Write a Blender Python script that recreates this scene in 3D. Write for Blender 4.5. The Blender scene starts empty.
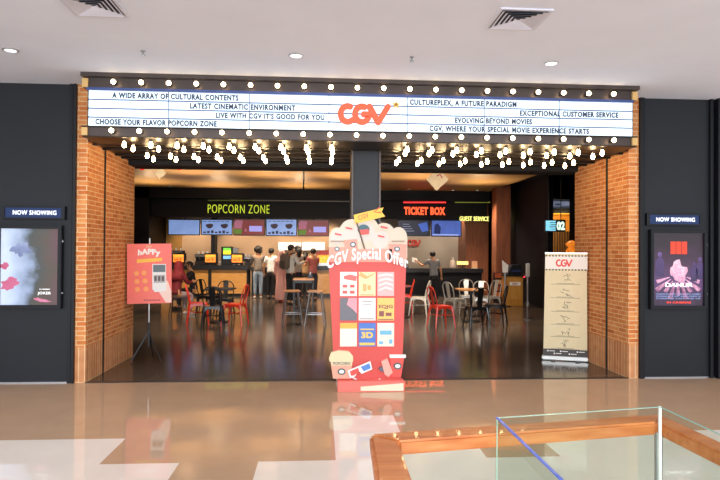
import bpy, bmesh, math, random
from mathutils import Vector, Matrix
random.seed(7)
C = bpy.context.scene.collection
SC = bpy.context.scene
R = math.radians
PI = math.pi

# ------------------------------------------------------------------ camera
F = 590.0
TH, PH, RO, SH, H = R(3.8), R(0.6), R(0.36), 4.0, 1.6
fw = Vector((math.sin(TH)*math.cos(PH), math.cos(TH)*math.cos(PH), math.sin(PH)))
r0 = Vector((math.cos(TH), -math.sin(TH), 0))
u0 = r0.cross(fw)
rv = r0*math.cos(RO) + u0*math.sin(RO)
uv = u0*math.cos(RO) - r0*math.sin(RO)
EYE = Vector((0, 0, H))
def ray(px, py): return rv*((px-360)/F) + uv*((240+SH-py)/F) + fw
def at(px, py, Y):
    d = ray(px, py); return EYE + d*(Y/d.y)
def fl(px, py, z=0.0):
    d = ray(px, py); return EYE + d*((z-H)/d.z)
cd = bpy.data.cameras.new('camera'); cam = bpy.data.objects.new('camera', cd); C.objects.link(cam)
m = Matrix((rv, uv, -fw)).transposed().to_4x4(); m.translation = EYE
cam.matrix_world = m
cd.sensor_width = 36; cd.lens = F/720*36; cd.shift_y = SH/720; cd.clip_start = .05
SC.camera = cam
SC.view_settings.view_transform = 'Standard'; SC.view_settings.look = 'None'
SC.view_settings.gamma = 1; SC.view_settings.exposure = 0.55
SC.view_settings.use_curve_mapping = False

# ------------------------------------------------------------------ materials
def lin(c):
    if isinstance(c, str):
        c = [int(c[i:i+2], 16)/255 for i in (0, 2, 4)]
    return tuple((v/12.92 if v <= .04045 else ((v+.055)/1.055)**2.4) for v in c) + (1,)
def mat(name, col, rough=.5, metal=0, emit=0, ecol=None, var=0.0, vscale=8, spec=.5, bump=0.0, coat=0.0):
    mt = bpy.data.materials.new(name); mt.use_nodes = True
    nt = mt.node_tree; b = nt.nodes['Principled BSDF']
    c = lin(col)
    b.inputs['Base Color'].default_value = c
    b.inputs['Roughness'].default_value = rough
    b.inputs['Metallic'].default_value = metal
    b.inputs['Specular IOR Level'].default_value = spec
    b.inputs['Coat Weight'].default_value = coat
    if emit:
        b.inputs['Emission Color'].default_value = lin(ecol) if ecol else c
        b.inputs['Emission Strength'].default_value = emit
    if var or bump:
        tc = nt.nodes.new('ShaderNodeTexCoord'); no = nt.nodes.new('ShaderNodeTexNoise')
        no.inputs['Scale'].default_value = vscale; no.inputs['Detail'].default_value = 4
        nt.links.new(tc.outputs['Object'], no.inputs['Vector'])
        if var:
            rp = nt.nodes.new('ShaderNodeValToRGB')
            rp.color_ramp.elements[0].position = .3; rp.color_ramp.elements[1].position = .7
            rp.color_ramp.elements[0].color = tuple(max(0, v*(1-var)) for v in c[:3])+(1,)
            rp.color_ramp.elements[1].color = tuple(min(1, v*(1+var)) for v in c[:3])+(1,)
            nt.links.new(no.outputs['Fac'], rp.inputs['Fac'])
            nt.links.new(rp.outputs['Color'], b.inputs['Base Color'])
            if emit: nt.links.new(rp.outputs['Color'], b.inputs['Emission Color'])
        if bump:
            bp = nt.nodes.new('ShaderNodeBump'); bp.inputs['Strength'].default_value = bump
            bp.inputs['Distance'].default_value = .01
            nt.links.new(no.outputs['Fac'], bp.inputs['Height'])
            nt.links.new(bp.outputs['Normal'], b.inputs['Normal'])
    return mt
def glow(name, col, s):
    return mat(name, col, .6, emit=s, spec=.1)
def brick(name, soldier=False):
    mt = bpy.data.materials.new(name); mt.use_nodes = True
    nt = mt.node_tree; b = nt.nodes['Principled BSDF']; b.inputs['Roughness'].default_value = .85
    b.inputs['Specular IOR Level'].default_value = .2
    tc = nt.nodes.new('ShaderNodeTexCoord'); br = nt.nodes.new('ShaderNodeTexBrick')
    br.inputs['Scale'].default_value = 1
    br.inputs['Mortar Size'].default_value = .006
    br.inputs['Mortar Smooth'].default_value = .2
    br.inputs['Bias'].default_value = -.1
    br.inputs['Color1'].default_value = lin('da8f54'); br.inputs['Color2'].default_value = lin('c26a36')
    br.inputs['Mortar'].default_value = lin('e2bd90')
    br.inputs['Brick Width'].default_value = .2 if not soldier else .07
    br.inputs['Row Height'].default_value = .056 if not soldier else .45
    if soldier:
        br.offset = 0; br.inputs['Color1'].default_value = lin('d09468'); br.inputs['Color2'].default_value = lin('c07c50')
    nt.links.new(tc.outputs['UV'], br.inputs['Vector'])
    no = nt.nodes.new('ShaderNodeTexNoise'); no.inputs['Scale'].default_value = 9
    nt.links.new(tc.outputs['Object'], no.inputs['Vector'])
    mx = nt.nodes.new('ShaderNodeMix'); mx.data_type = 'RGBA'; mx.blend_type = 'OVERLAY'
    mx.inputs['Factor'].default_value = .35
    nt.links.new(br.outputs['Color'], mx.inputs[6]); nt.links.new(no.outputs['Fac'], mx.inputs[7])
    nt.links.new(mx.outputs[2], b.inputs['Base Color'])
    bp = nt.nodes.new('ShaderNodeBump'); bp.inputs['Strength'].default_value = .4; bp.inputs['Distance'].default_value = .006
    bp.invert = True
    nt.links.new(br.outputs['Fac'], bp.inputs['Height']); nt.links.new(bp.outputs['Normal'], b.inputs['Normal'])
    return mt
def woodmat(name, c1, c2, rough=.35, axis=0, scale=3.0, coat=.3):
    mt = bpy.data.materials.new(name); mt.use_nodes = True
    nt = mt.node_tree; b = nt.nodes['Principled BSDF']; b.inputs['Roughness'].default_value = rough
    b.inputs['Coat Weight'].default_value = coat
    tc = nt.nodes.new('ShaderNodeTexCoord'); mp = nt.nodes.new('ShaderNodeMapping')
    sc = [14.0, 14.0, 14.0]; sc[axis] = 1.2
    mp.inputs['Scale'].default_value = sc
    no = nt.nodes.new('ShaderNodeTexNoise'); no.inputs['Scale'].default_value = scale; no.inputs['Detail'].default_value = 6
    rp = nt.nodes.new('ShaderNodeValToRGB')
    rp.color_ramp.elements[0].position = .3; rp.color_ramp.elements[1].position = .7
    rp.color_ramp.elements[0].color = lin(c1); rp.color_ramp.elements[1].color = lin(c2)
    nt.links.new(tc.outputs['Object'], mp.inputs['Vector']); nt.links.new(mp.outputs['Vector'], no.inputs['Vector'])
    nt.links.new(no.outputs['Fac'], rp.inputs['Fac']); nt.links.new(rp.outputs['Color'], b.inputs['Base Color'])
    return mt
def glassmat(name, tint, refl=1.0):
    mt = bpy.data.materials.new(name); mt.use_nodes = True
    nt = mt.node_tree; nt.nodes.clear()
    o = nt.nodes.new('ShaderNodeOutputMaterial'); mx = nt.nodes.new('ShaderNodeMixShader')
    t = nt.nodes.new('ShaderNodeBsdfTransparent'); t.inputs['Color'].default_value = tint
    g = nt.nodes.new('ShaderNodeBsdfGlossy'); g.inputs['Roughness'].default_value = .0
    fr = nt.nodes.new('ShaderNodeFresnel'); fr.inputs['IOR'].default_value = 1.45
    gm = nt.nodes.new('ShaderNodeNewGeometry'); ml = nt.nodes.new('ShaderNodeMath'); ml.operation = 'MULTIPLY'; iv = nt.nodes.new('ShaderNodeMath'); iv.operation = 'SUBTRACT'; iv.inputs[0].default_value = 1
    nt.links.new(gm.outputs['Backfacing'], iv.inputs[1]); nt.links.new(fr.outputs[0], ml.inputs[0]); nt.links.new(iv.outputs[0], ml.inputs[1])
    nt.links.new(ml.outputs[0], mx.inputs[0]); nt.links.new(t.outputs[0], mx.inputs[1]); nt.links.new(g.outputs[0], mx.inputs[2])
    nt.links.new(mx.outputs[0], o.inputs[0])
    return mt
def rampmat(name, stops, axis, scale, off, emit, noise=.35, nscale=4):
    """printed art: bands of colour along one axis broken up by noise"""
    mt = bpy.data.materials.new(name); mt.use_nodes = True
    nt = mt.node_tree; b = nt.nodes['Principled BSDF']; b.inputs['Roughness'].default_value = .4
    tc = nt.nodes.new('ShaderNodeTexCoord'); sp = nt.nodes.new('ShaderNodeSeparateXYZ')
    nt.links.new(tc.outputs['Object'], sp.inputs[0])
    no = nt.nodes.new('ShaderNodeTexNoise'); no.inputs['Scale'].default_value = nscale; no.inputs['Detail'].default_value = 5
    nt.links.new(tc.outputs['Object'], no.inputs['Vector'])
    ma = nt.nodes.new('ShaderNodeMath'); ma.operation = 'MULTIPLY_ADD'
    nt.links.new(sp.outputs[axis], ma.inputs[0]); ma.inputs[1].default_value = scale; ma.inputs[2].default_value = off
    m2 = nt.nodes.new('ShaderNodeMath'); m2.operation = 'MULTIPLY_ADD'
    nt.links.new(no.outputs['Fac'], m2.inputs[0]); m2.inputs[1].default_value = noise
    nt.links.new(ma.outputs[0], m2.inputs[2])
    rp = nt.nodes.new('ShaderNodeValToRGB'); el = rp.color_ramp.elements
    while len(el) < len(stops): el.new(.5)
    for e, (p, c) in zip(el, stops): e.position = p; e.color = lin(c)
    nt.links.new(m2.outputs[0], rp.inputs['Fac'])
    nt.links.new(rp.outputs['Color'], b.inputs['Base Color'])
    nt.links.new(rp.outputs['Color'], b.inputs['Emission Color']); b.inputs['Emission Strength'].default_value = emit
    return mt

M = {}
M['black_panel'] = mat('black_panel', '1f2126', .5, var=.08, vscale=2, spec=.25)
M['black_trim'] = mat('black_trim', '15161b', .45, spec=.25)
M['ceiling'] = mat('ceiling_paint', 'e3e7f2', .9, var=.02, vscale=2)
M['brick'] = brick('red_brick'); M['soldier'] = brick('soldier_brick', True)
M['groove'] = mat('groove_black', '1a1614', .6)
M['bronze'] = mat('bronze_metal', '4c4340', .38, .6, var=.08)
M['soffit'] = mat('soffit_metal', '2c2622', .42, .7, var=.1, vscale=5)
M['dark'] = mat('dark_paint', '17181d', .6, var=.1, spec=.25)
M['navy'] = mat('navy_paint', '0b0c12', .55, var=.1, spec=.2)
M['pillar'] = mat('pillar_grey', '20242b', .45, var=.05, spec=.3)
M['gold'] = mat('gold_ceiling', 'bc9662', .4, .15, var=.12, vscale=1.2)
M['floor_in'] = mat('polished_concrete', '564a41', .15, var=.25, vscale=1.2, spec=.5)
M['tile_tan'] = mat('tan_tile', 'c09f82', .02, var=.04, vscale=3, spec=.5)
M['tile_white'] = mat('white_tile', 'ece2d8', .02, var=.03, vscale=3, spec=.5)
M['threshold'] = mat('threshold_strip', '2b231f', .4, .3)
M['steel'] = mat('brushed_steel', 'a9a9ac', .3, .9)
M['chrome'] = mat('chrome', 'd8d8da', .15, 1)
M['white'] = mat('white_matte', 'f2efec', .6)
M['cream'] = mat('cream_board', 'e2d0a8', .6, var=.03)
M['black'] = mat('black_plastic', '15151a', .4)
M['orange'] = mat('logo_orange', 'ee5c38', .5, emit=.2)
M['yellow'] = mat('yellow_print', 'f4bf4c', .55)
M['light_white'] = mat('lightbox_white', 'dff0fb', .5, emit=.66, var=.05, vscale=.7)
M['ink'] = mat('letter_ink', '27324f', .5)
M['rail_line'] = mat('letter_rail', '5a6c92', .5)
M['bulb'] = glow('bulb_glow', 'ffe0b0', 9.0)
M['canopy_bulb'] = glow('canopy_bulb_glow', 'ffd9a0', 34.0)
M['end_cap'] = mat('end_cap_bulb_lit', 'd8b070', .4, .3)  # warm bulb light on the fascia ends painted in as gold
M['coral'] = mat('coral_board', 'd24d45', .5, var=.02, vscale=2)
M['coral_light'] = mat('coral_light', 'f59a86', .55)
M['red_paint'] = mat('red_chair_paint', 'ee3a24', .3, 0, coat=.4)
M['black_paint'] = mat('black_chair_paint', '121317', .3, .1, coat=.3)
M['silver_paint'] = mat('silver_chair_paint', 'b9b6b3', .3, .55)
M['white_paint'] = mat('white_chair_paint', 'd9d5cc', .35, .1)
M['wood'] = woodmat('counter_wood', 'b07a3a', 'd09c55')
M['wood_top'] = woodmat('table_wood', 'b5763f', 'd79b62')
M['rail_wood'] = woodmat('handrail_wood', 'b9622a', 'd98a50', .42, 0, 2.0, .1)
M['wall_tan'] = mat('tan_wall', 'c2a283', .8, var=.05, vscale=1.5)
M['wall_greige'] = mat('greige_wall', '9a8d7e', .8, var=.05, vscale=1.5)
M['brown_wall'] = woodmat('brown_wall', '7a4429', '9a5b3c', .5, 2, 1.5, .1)
M['glass'] = glassmat('clear_glass', (.935, .975, .95, 1))
M['glass_edge'] = mat('glass_edge', '9cc4b4', .2)
M['blue_reflection'] = mat('blue_reflection_strip', '4a6fe0', .3)  # blue reflection along the glass edge, put in as flat colour
SKIN = mat('skin', 'c08a66', .6); HAIR = mat('dark_hair', '1c1512', .6, var=.2, vscale=30)
EYE_M = mat('eye_dark', '201814', .3); LIP = mat('lip', '9a5a48', .5)
def skin2(n, c): return mat(n, c, .8, var=.08, vscale=20)

# ------------------------------------------------------------------ mesh helpers
class MB:
    def __init__(s): s.bm = bmesh.new(); s.mi = 0
    def _f(s, vs):
        try:
            f = s.bm.faces.new(vs); f.material_index = s.mi; return f
        except ValueError: return None
    def box(s, x0, x1, y0, y1, z0, z1, M4=None):
        co = [(x, y, z) for z in (z0, z1) for y in (y0, y1) for x in (x0, x1)]
        v = [s.bm.verts.new((M4 @ Vector(c)) if M4 else c) for c in co]
        for q in ((0, 2, 3, 1), (4, 5, 7, 6), (0, 1, 5, 4), (2, 6, 7, 3), (0, 4, 6, 2), (1, 3, 7, 5)):
            s._f([v[i] for i in q])
        return s
    def prism(s, poly, y0, y1):
        """polygon in the XZ plane extruded from y0 to y1"""
        a = [s.bm.verts.new((x, y0, z)) for x, z in poly]; b = [s.bm.verts.new((x, y1, z)) for x, z in poly]
        s._f(a); s._f(b[::-1]); n = len(poly)
        for i in range(n): s._f([a[i], b[i], b[(i+1) % n], a[(i+1) % n]])
        return s
    def slab(s, poly, z0, z1):
        a = [s.bm.verts.new((x, y, z0)) for x, y in poly]; b = [s.bm.verts.new((x, y, z1)) for x, y in poly]
        s._f(a[::-1]); s._f(b); n = len(poly)
        for i in range(n): s._f([a[i], a[(i+1) % n], b[(i+1) % n], b[i]])
        return s
    def tube(s, pts, rad, n=8, cap=True):
        pts = [Vector(p) for p in pts]; rad = rad if isinstance(rad, (list, tuple)) else [rad]*len(pts)
        rings = []; up = None
        for i, p in enumerate(pts):
            t = (pts[min(i+1, len(pts)-1)] - pts[max(i-1, 0)]).normalized()
            if up is None: up = Vector((0, 0, 1)) if abs(t.z) < .9 else Vector((1, 0, 0))
            a = (up - t*up.dot(t)).normalized(); b = t.cross(a); up = a
            rings.append([s.bm.verts.new(p + (a*math.cos(2*PI*k/n) + b*math.sin(2*PI*k/n))*rad[i]) for k in range(n)])
        for i in range(len(rings)-1):
            for k in range(n): s._f([rings[i][k], rings[i][(k+1) % n], rings[i+1][(k+1) % n], rings[i+1][k]])
        if cap: s._f(rings[0][::-1]); s._f(rings[-1])
        return s
    def lathe(s, prof, n=16, c=(0, 0, 0), ax='z'):
        rings = []
        for r_, z in prof:
            ring = []
            for k in range(n):
                a = 2*PI*k/n; p = (r_*math.cos(a), r_*math.sin(a), z)
                if ax == 'y': p = (p[0], p[2], p[1])
                ring.append(s.bm.verts.new((c[0]+p[0], c[1]+p[1], c[2]+p[2])))
            rings.append(ring)
        for i in range(len(rings)-1):
            for k in range(n): s._f([rings[i][k], rings[i][(k+1) % n], rings[i+1][(k+1) % n], rings[i+1][k]])
        s._f(rings[0][::-1]); s._f(rings[-1])
        return s
    def ball(s, c, rx, ry=None, rz=None, u=12, v=8, noise=0):
        ry = ry or rx; rz = rz or rx
        o = bmesh.ops.create_uvsphere(s.bm, u_segments=u, v_segments=v, radius=1)
        for vt in o['verts']:
            k = 1 + noise*(random.random()-.5)
            vt.co = Vector((c[0]+vt.co.x*rx*k, c[1]+vt.co.y*ry*k, c[2]+vt.co.z*rz*k))
            for f in vt.link_faces: f.material_index = s.mi
        return s
    def mesh(s, me, M4=None):
        n = len(s.bm.verts); nf = len(s.bm.faces)
        s.bm.from_mesh(me); s.bm.verts.ensure_lookup_table(); s.bm.faces.ensure_lookup_table()
        if M4:
            for v in s.bm.verts[n:]: v.co = M4 @ v.co
        for f in s.bm.faces[nf:]: f.material_index = s.mi
        return s
    def build(s, name, mats, parent=None, smooth=False, bevel=0, loc=None):
        bm = s.bm
        bmesh.ops.recalc_face_normals(bm, faces=bm.faces)
        if bevel:
            es = [e for e in bm.edges if len(e.link_faces) == 2 and e.calc_face_angle(0) > .6]
            bmesh.ops.bevel(bm, geom=es, offset=bevel, segments=2, affect='EDGES', clamp_overlap=True)
        ul = bm.loops.layers.uv.new('UV')
        for f in bm.faces:
            n = f.normal; ax = max(range(3), key=lambda i: abs(n[i]))
            for l in f.loops:
                c = l.vert.co
                l[ul].uv = (c.y, c.z) if ax == 0 else ((c.x, c.z) if ax == 1 else (c.x, c.y))
            f.smooth = smooth
        me = bpy.data.meshes.new(name); bm.to_mesh(me); bm.free()
        for mm in (mats if isinstance(mats, (list, tuple)) else [mats]): me.materials.append(mm)
        o = bpy.data.objects.new(name, me); C.objects.link(o)
        if parent: o.parent = parent
        if loc: o.location = loc
        return o
def tag(o, label=None, cat=None, group=None, kind=None):
    if label: o['label'] = label
    if cat: o['category'] = cat
    if group: o['group'] = group
    if kind: o['kind'] = kind
    return o
def thing(name, label, cat, loc=(0, 0, 0), rz=0, group=None):
    o = bpy.data.objects.new(name, None); C.objects.link(o)
    o.location = loc; o.rotation_euler = (0, 0, rz); o.empty_display_size = .1
    return tag(o, label, cat, group)
def struct(name, mb, mats, label=None, **k):
    o = mb.build(name, mats, **k); o['kind'] = 'structure'
    if label: o['label'] = label
    return o
def children(o): return [c for c in bpy.data.objects if c.parent == o]
def copy_tree(o, parent=None):
    c = o.copy(); C.objects.link(c)
    if parent: c.parent = parent
    for ch in children(o): copy_tree(ch, c)
    return c
def nobj(x0, x1, y0, y1, z0, z1, name, mt, parent=None, **k):
    return MB().box(x0, x1, y0, y1, z0, z1).build(name, mt, parent, **k)
ORD = ['first', 'second', 'third', 'fourth', 'fifth', 'sixth', 'seventh', 'eighth', 'ninth', 'tenth', 'eleventh', 'twelfth',
       'thirteenth', 'fourteenth', 'fifteenth', 'sixteenth', 'seventeenth', 'eighteenth', 'nineteenth', 'twentieth']
def rnk(i, n):
    if i == 0: return 'leftmost'
    if i == n-1: return 'rightmost'
    return ORD[i]+' from the left' if i < n/2 else (ORD[n-1-i]+' from the right')

# text as flat geometry fitted in a rectangle (x right, z up), facing -Y
def text_me(s, extrude=.0, bold=.0, space=1.0):
    cu = bpy.data.curves.new('t', 'FONT'); cu.body = s; cu.size = 1; cu.extrude = extrude; cu.offset = bold
    cu.space_character = space; cu.resolution_u = 3
    o = bpy.data.objects.new('t', cu); C.objects.link(o)
    bpy.context.view_layer.update()
    dg = bpy.context.evaluated_depsgraph_get()
    me = bpy.data.meshes.new_from_object(o.evaluated_get(dg))
    bpy.data.objects.remove(o); bpy.data.curves.remove(cu)
    return me
def text_mb(s, x0, x1, z0, z1, y, depth=.004, bold=.02, warp=None, mb=None, space=1.0):
    me = text_me(s, .5, bold, space)
    xs = [v.co.x for v in me.vertices]; ys = [v.co.y for v in me.vertices]
    a, b, c, d = min(xs), max(xs), min(ys), max(ys)
    for v in me.vertices:
        x = x0+(v.co.x-a)/(b-a)*(x1-x0); z = z0+(v.co.y-c)/(d-c)*(z1-z0); yy = y-depth*(v.co.z+.5)
        if warp: x, z = warp(x, z)
        v.co = (x, yy, z)
    mb = mb or MB(); mb.mesh(me); bpy.data.meshes.remove(me)
    return mb
def ribbon(mb, pts, w, y0, y1, n=8):
    """thick rounded stroke in the XZ plane"""
    pts = [Vector(p) for p in pts]
    L, Rr = [], []
    for i, p in enumerate(pts):
        t = (pts[min(i+1, len(pts)-1)]-pts[max(i-1, 0)]).normalized(); nn = Vector((-t.y, t.x))
        L.append(p+nn*w/2); Rr.append(p-nn*w/2)
    def cap(p, a):
        c = pts[p]; v = (L[p]-c) if a else (Rr[p]-c)
        out = []
        for k in range(1, n):
            an = -PI*k/n; out.append(c+Vector((v.x*math.cos(an)-v.y*math.sin(an), v.x*math.sin(an)+v.y*math.cos(an))))
        return out
    poly = L + cap(len(pts)-1, True) + Rr[::-1] + cap(0, False)
    # strips (safe for tight curves)
    vs = [[mb.bm.verts.new((p.x, y, p.y)) for p in poly] for y in (y0, y1)]
    nL = len(L); N = len(poly); cp = n-1
    for s_ in (0, 1):
        for i in range(nL-1):
            mb._f([vs[s_][i], vs[s_][i+1], vs[s_][nL+cp+(nL-2-i)], vs[s_][nL+cp+(nL-1-i)]])
        mb._f([vs[s_][i] for i in range(nL-1, nL+cp+1)])
        mb._f([vs[s_][i] for i in list(range(2*nL+cp-1, N))+[0]])
    for i in range(N): mb._f([vs[0][i], vs[0][(i+1) % N], vs[1][(i+1) % N], vs[1][i]])
    return mb
def arc(cx, cz, r_, a0, a1, n=14, sx=1):
    return [(cx+r_*sx*math.cos(R(a0+(a1-a0)*i/n)), cz+r_*math.sin(R(a0+(a1-a0)*i/n))) for i in range(n+1)]
def logo_mb(x0, x1, z0, z1, y, depth, wk=.27):
    """the three-letter cinema mark: round C, G and V strokes"""
    mb = MB(); h = z1-z0; w = h*wk; r_ = (h-w)/2; cz = (z0+z1)/2
    L = x1-x0; k = L/(h*2.75)
    c1 = x0+(r_+w/2)*k; ribbon(mb, arc(c1, cz, r_, 70, 310, 16, k), w, y-depth, y)
    c2 = c1+r_*2.05*k; ribbon(mb, arc(c2, cz, r_, 70, 360, 18, k)+[(c2+r_*.25*k, cz)], w, y-depth*1.05, y)
    vx = c2+r_*1.05*k
    ribbon(mb, [(vx, z1-w/2), (vx+(x1-w/2-vx)*.48, z0+w/2)], w, y-depth*1.1, y)
    ribbon(mb, [(vx+(x1-w/2-vx)*.48, z0+w/2), (x1-w/2, z1-w/2)], w, y-depth*1.15, y)
    return mb

# ------------------------------------------------------------------ THE SETTING
FY = 7.25          # facade plane
TX, TY = .585, .60
fb = MB()
white = set()
def wt(ix, iy): white.add((ix, iy))
gx0, gy0 = -1.63, 4.51
for i in range(-12, 0): wt(i, 0)
for i in range(-12, 1):
    wt(i, -1)
for i in range(2, 10): wt(i, -1)
wt(3, 0); wt(3, 1); wt(4, 0)
for i in range(6, 9): wt(i, 0)
for i in range(1, 4): wt(i, -3); wt(i+3, -4); wt(i-5, -4)
nx0, nx1, ny0, ny1 = -13, 16, -14, 5
for i in range(nx0, nx1):
    for j in range(ny0, ny1):
        xa, xb = gx0+i*TX, gx0+(i+1)*TX; ya, yb = gy0+j*TY, gy0+(j+1)*TY
        if j == ny1-1: yb = FY
        fb.mi = 1 if (i, j) in white else 0
        fb._f([fb.bm.verts.new(p) for p in ((xa, ya, 0), (xb, ya, 0), (xb, yb, 0), (xa, yb, 0))])
struct('floor', fb, [M['tile_tan'], M['tile_white']], 'glossy tan tiled mall floor with stepped white tiles')
struct('floor_cinema', MB().box(-7.2, 9.2, FY, 25.2, -.05, 0), M['floor_in'], 'dark polished concrete floor inside the cinema lobby')
struct('trim_1', MB().box(-2.79, 3.9, FY-.02, FY+.03, 0, .006), M['threshold'], 'dark threshold strip between the two floors')
struct('ceiling', MB().box(-9, 8, -2.0, FY+.6, 3.56, 3.66), M['ceiling'], 'pale plaster mall ceiling')
# facade panels
struct('wall_left', MB().box(-9, -2.92, FY, FY+.2, 0, 3.56), M['black_panel'], 'dark grey panelled wall left of the entrance')
struct('wall_right', MB().box(4.03, 5.12, FY, FY+.2, 0, 3.56), M['black_panel'], 'dark grey panelled wall right of the entrance')
struct('trim_2', MB().box(-2.995, -2.955, FY-.03, FY, 0, 3.56).box(-2.945, -2.915, FY-.045, FY, 0, 3.6), M['black_trim'], 'black upright trim at the left panel edge')
struct('trim_3', MB().box(4.03, 4.065, FY-.045, FY, 0, 3.56).box(4.075, 4.1, FY-.03, FY, 0, 3.56), M['black_trim'], 'black upright trim beside the right brick jamb')
struct('trim_4', MB().box(4.96, 5.0, FY-.04, FY, 0, 3.56).box(5.03, 5.12, FY-.09, FY, 0, 3.58), M['black_trim'], 'black upright trim at the far right')
struct('wall_shop', MB().box(5.13, 8, FY-.02, FY+.2, 0, 3.56), mat('shop_wall', 'd9c3a6', .7, var=.04), 'cream wall beyond the right panel')
struct('baseboard_left', MB().box(-9, -2.92, FY-.006, FY, 0, .014), M['steel'], 'thin metal skirting under the left panel')
struct('baseboard_right', MB().box(4.03, 5.12, FY-.006, FY, 0, .014), M['steel'], 'thin metal skirting under the right panel')
# brick jambs
def jamb(name, xa, xb, lab, yb=9.03):
    mb = MB()
    for (y0, y1) in ((FY, 7.80), (7.84, yb)):
        mb.mi = 0; mb.box(xa, xb, y0, y1, .42, 3.56)
        mb.mi = 1; mb.box(xa, xb, y0, y1, 0, .42)
    mb.mi = 2; mb.box(xa-.004, xb+.004, 7.795, 7.845, 0, 3.4)
    return struct(name, mb, [M['brick'], M['soldier'], M['groove']], lab)
jamb('wall_jamb_left', -2.92, -2.79, 'orange brick jamb left of the entrance')
jamb('wall_jamb_right', 3.9, 4.03, 'orange brick jamb right of the entrance', 8.84)
# inner shell
struct('wall_front_left', MB().box(-7.0, -2.925, 8.8, 9.0, 0, 3.8), M['dark'])
struct('wall_front_right', MB().box(4.035, 9.0, 8.8, 9.0, 0, 3.8), M['dark'])
struct('wall_lintel', MB().box(-2.92, 4.03, 9.04, 9.2, 2.82, 3.8).box(-2.92, 4.03, FY+.6, 9.04, 3.4, 3.5), M['dark'])
struct('wall_inner_left', MB().box(-6.8, -6.6, 9.0, 25, 0, 3.8), M['navy'])
struct('wall_back', MB().box(-6.6, 9.2, 22.3, 22.5, 0, 3.8).box(-6.6, 9.2, 25, 25.2, 0, 3.8), M['wall_tan'], 'tan back wall behind the popcorn counter')
struct('wall_ticket', MB().box(.95, 5.2, 22.1, 22.28, 0, 3.8), M['wall_greige'], 'greige back wall behind the ticket counter')
struct('wall_inner_right', MB().box(9.0, 9.2, 8.8, 25.2, 0, 3.8), M['navy'])
struct('ceiling_lobby', MB().box(-7.0, 9.2, 8.8, 25.2, 3.72, 3.85), M['navy'])
gp = MB()
g1, g2 = (-.62, 20.6), (-.44, 14.8)
slope = (g2[0]-g1[0])/(g2[1]-g1[1])
def gx(y): return g1[0]+(y-g1[1])*slope
gp.slab([(-6.6, 9.2), (gx(9.2)-.02, 9.2), (gx(20.3)-.02, 20.3), (-6.6, 20.3)], 3.65, 3.72)
gp.slab([(gx(9.2)+.03, 9.2), (5.78, 9.2), (5.78, 20.3), (gx(20.3)+.03, 20.3)], 3.65, 3.72)
struct('ceiling_gold', gp, M['gold'], 'gold sheet ceiling over the lobby')
# back-left dark pier, posts and brown walls
struct('wall_pier_left', MB().box(-6.6, -5.7, 20.0, 22.3, 0, 3.7), M['navy'])
struct('wall_post', MB().box(at(211, 240, 21.8).x, at(215, 240, 21.8).x, 21.8, 22.3, 0, 3.7), M['dark'], 'dark post on the back wall behind the popcorn counter')
struct('wall_gold_panel', MB().box(-5.7, at(180, 240, 22).x, 22.2, 22.3, 0, 3.7), mat('gold_wall', 'b98a4a', .5, .2, var=.1), 'golden panel on the back wall at far left')
struct('wall_brown', MB().box(5.2, 6.02, 20.9, 22.3, 0, 3.8), M['brown_wall'], 'brown wood wall right of the ticket counter')
struct('wall_brown_column', MB().box(5.62, 6.08, 18.6, 19.1, 0, 3.72), M['brown_wall'], 'brown wood column beside the ticket counter')
struct('wall_corridor', MB().box(6.25, 6.4, 15.9, 22.3, 0, 3.72), M['navy'], 'black corridor wall')
struct('wall_corridor_right', MB().box(6.86, 9.0, 15.6, 15.9, 0, 3.72), M['navy'])
struct('ceiling_corridor', MB().box(6.41, 8.98, 15.91, 18.6, 3.0, 3.05), mat('corridor_ceiling', '8f95a4', .8), 'grey corridor ceiling')
struct('trim_5', MB().box(6.42, 8.98, 18.6, 18.7, 2.84, 3.05), M['dark'], 'dark corridor lintel')
# slatted gold wall at the corridor end
sl = MB()
for i in range(22): sl.box(6.9+i*.09, 6.94+i*.09, 19.9, 20.0, 0, 2.3)
sl.mi = 1; sl.box(6.42, 8.98, 20.0, 20.1, 0, 3.2)
struct('wall_slatted', sl, [mat('slat_dark', '3a2413', .5), mat('slat_gold', 'c8862e', .5)], 'gold slatted wall at the corridor end')
struct('ceiling_corridor_gold', MB().box(6.42, 8.98, 18.7, 20.0, 2.84, 2.9), mat('corridor_gold', 'd9a032', .4), 'gold ceiling at the corridor end')
# bulkhead over counters
bk = MB(); bk.box(-6.6, 5.8, 20.0, 20.3, 3.30, 3.72); bk.box(-6.6, 5.8, 20.3, 20.7, 2.68, 3.30)
struct('wall_bulkhead', bk, M['navy'], 'black bulkhead over the counters')
struct('trim_6', MB().box(at(230, 201, 20.2).x, at(353, 201, 20.2).x, 20.2, 20.3, 3.255, 3.285), mat('ledge_grey', '8a8078', .5), 'thin grey ledge under the bulkhead')
struct('wall_pillar', MB().box(.405, .735, 7.5, 7.85, 0, 3.4), M['pillar'], 'dark grey square pillar in the middle of the entrance')
struct('trim_7', MB().box(.385, .405, 7.47, 7.88, 0, 3.4).box(.735, .755, 7.47, 7.88, 0, 3.4), M['bronze'], 'bronze edging of the pillar')

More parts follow.
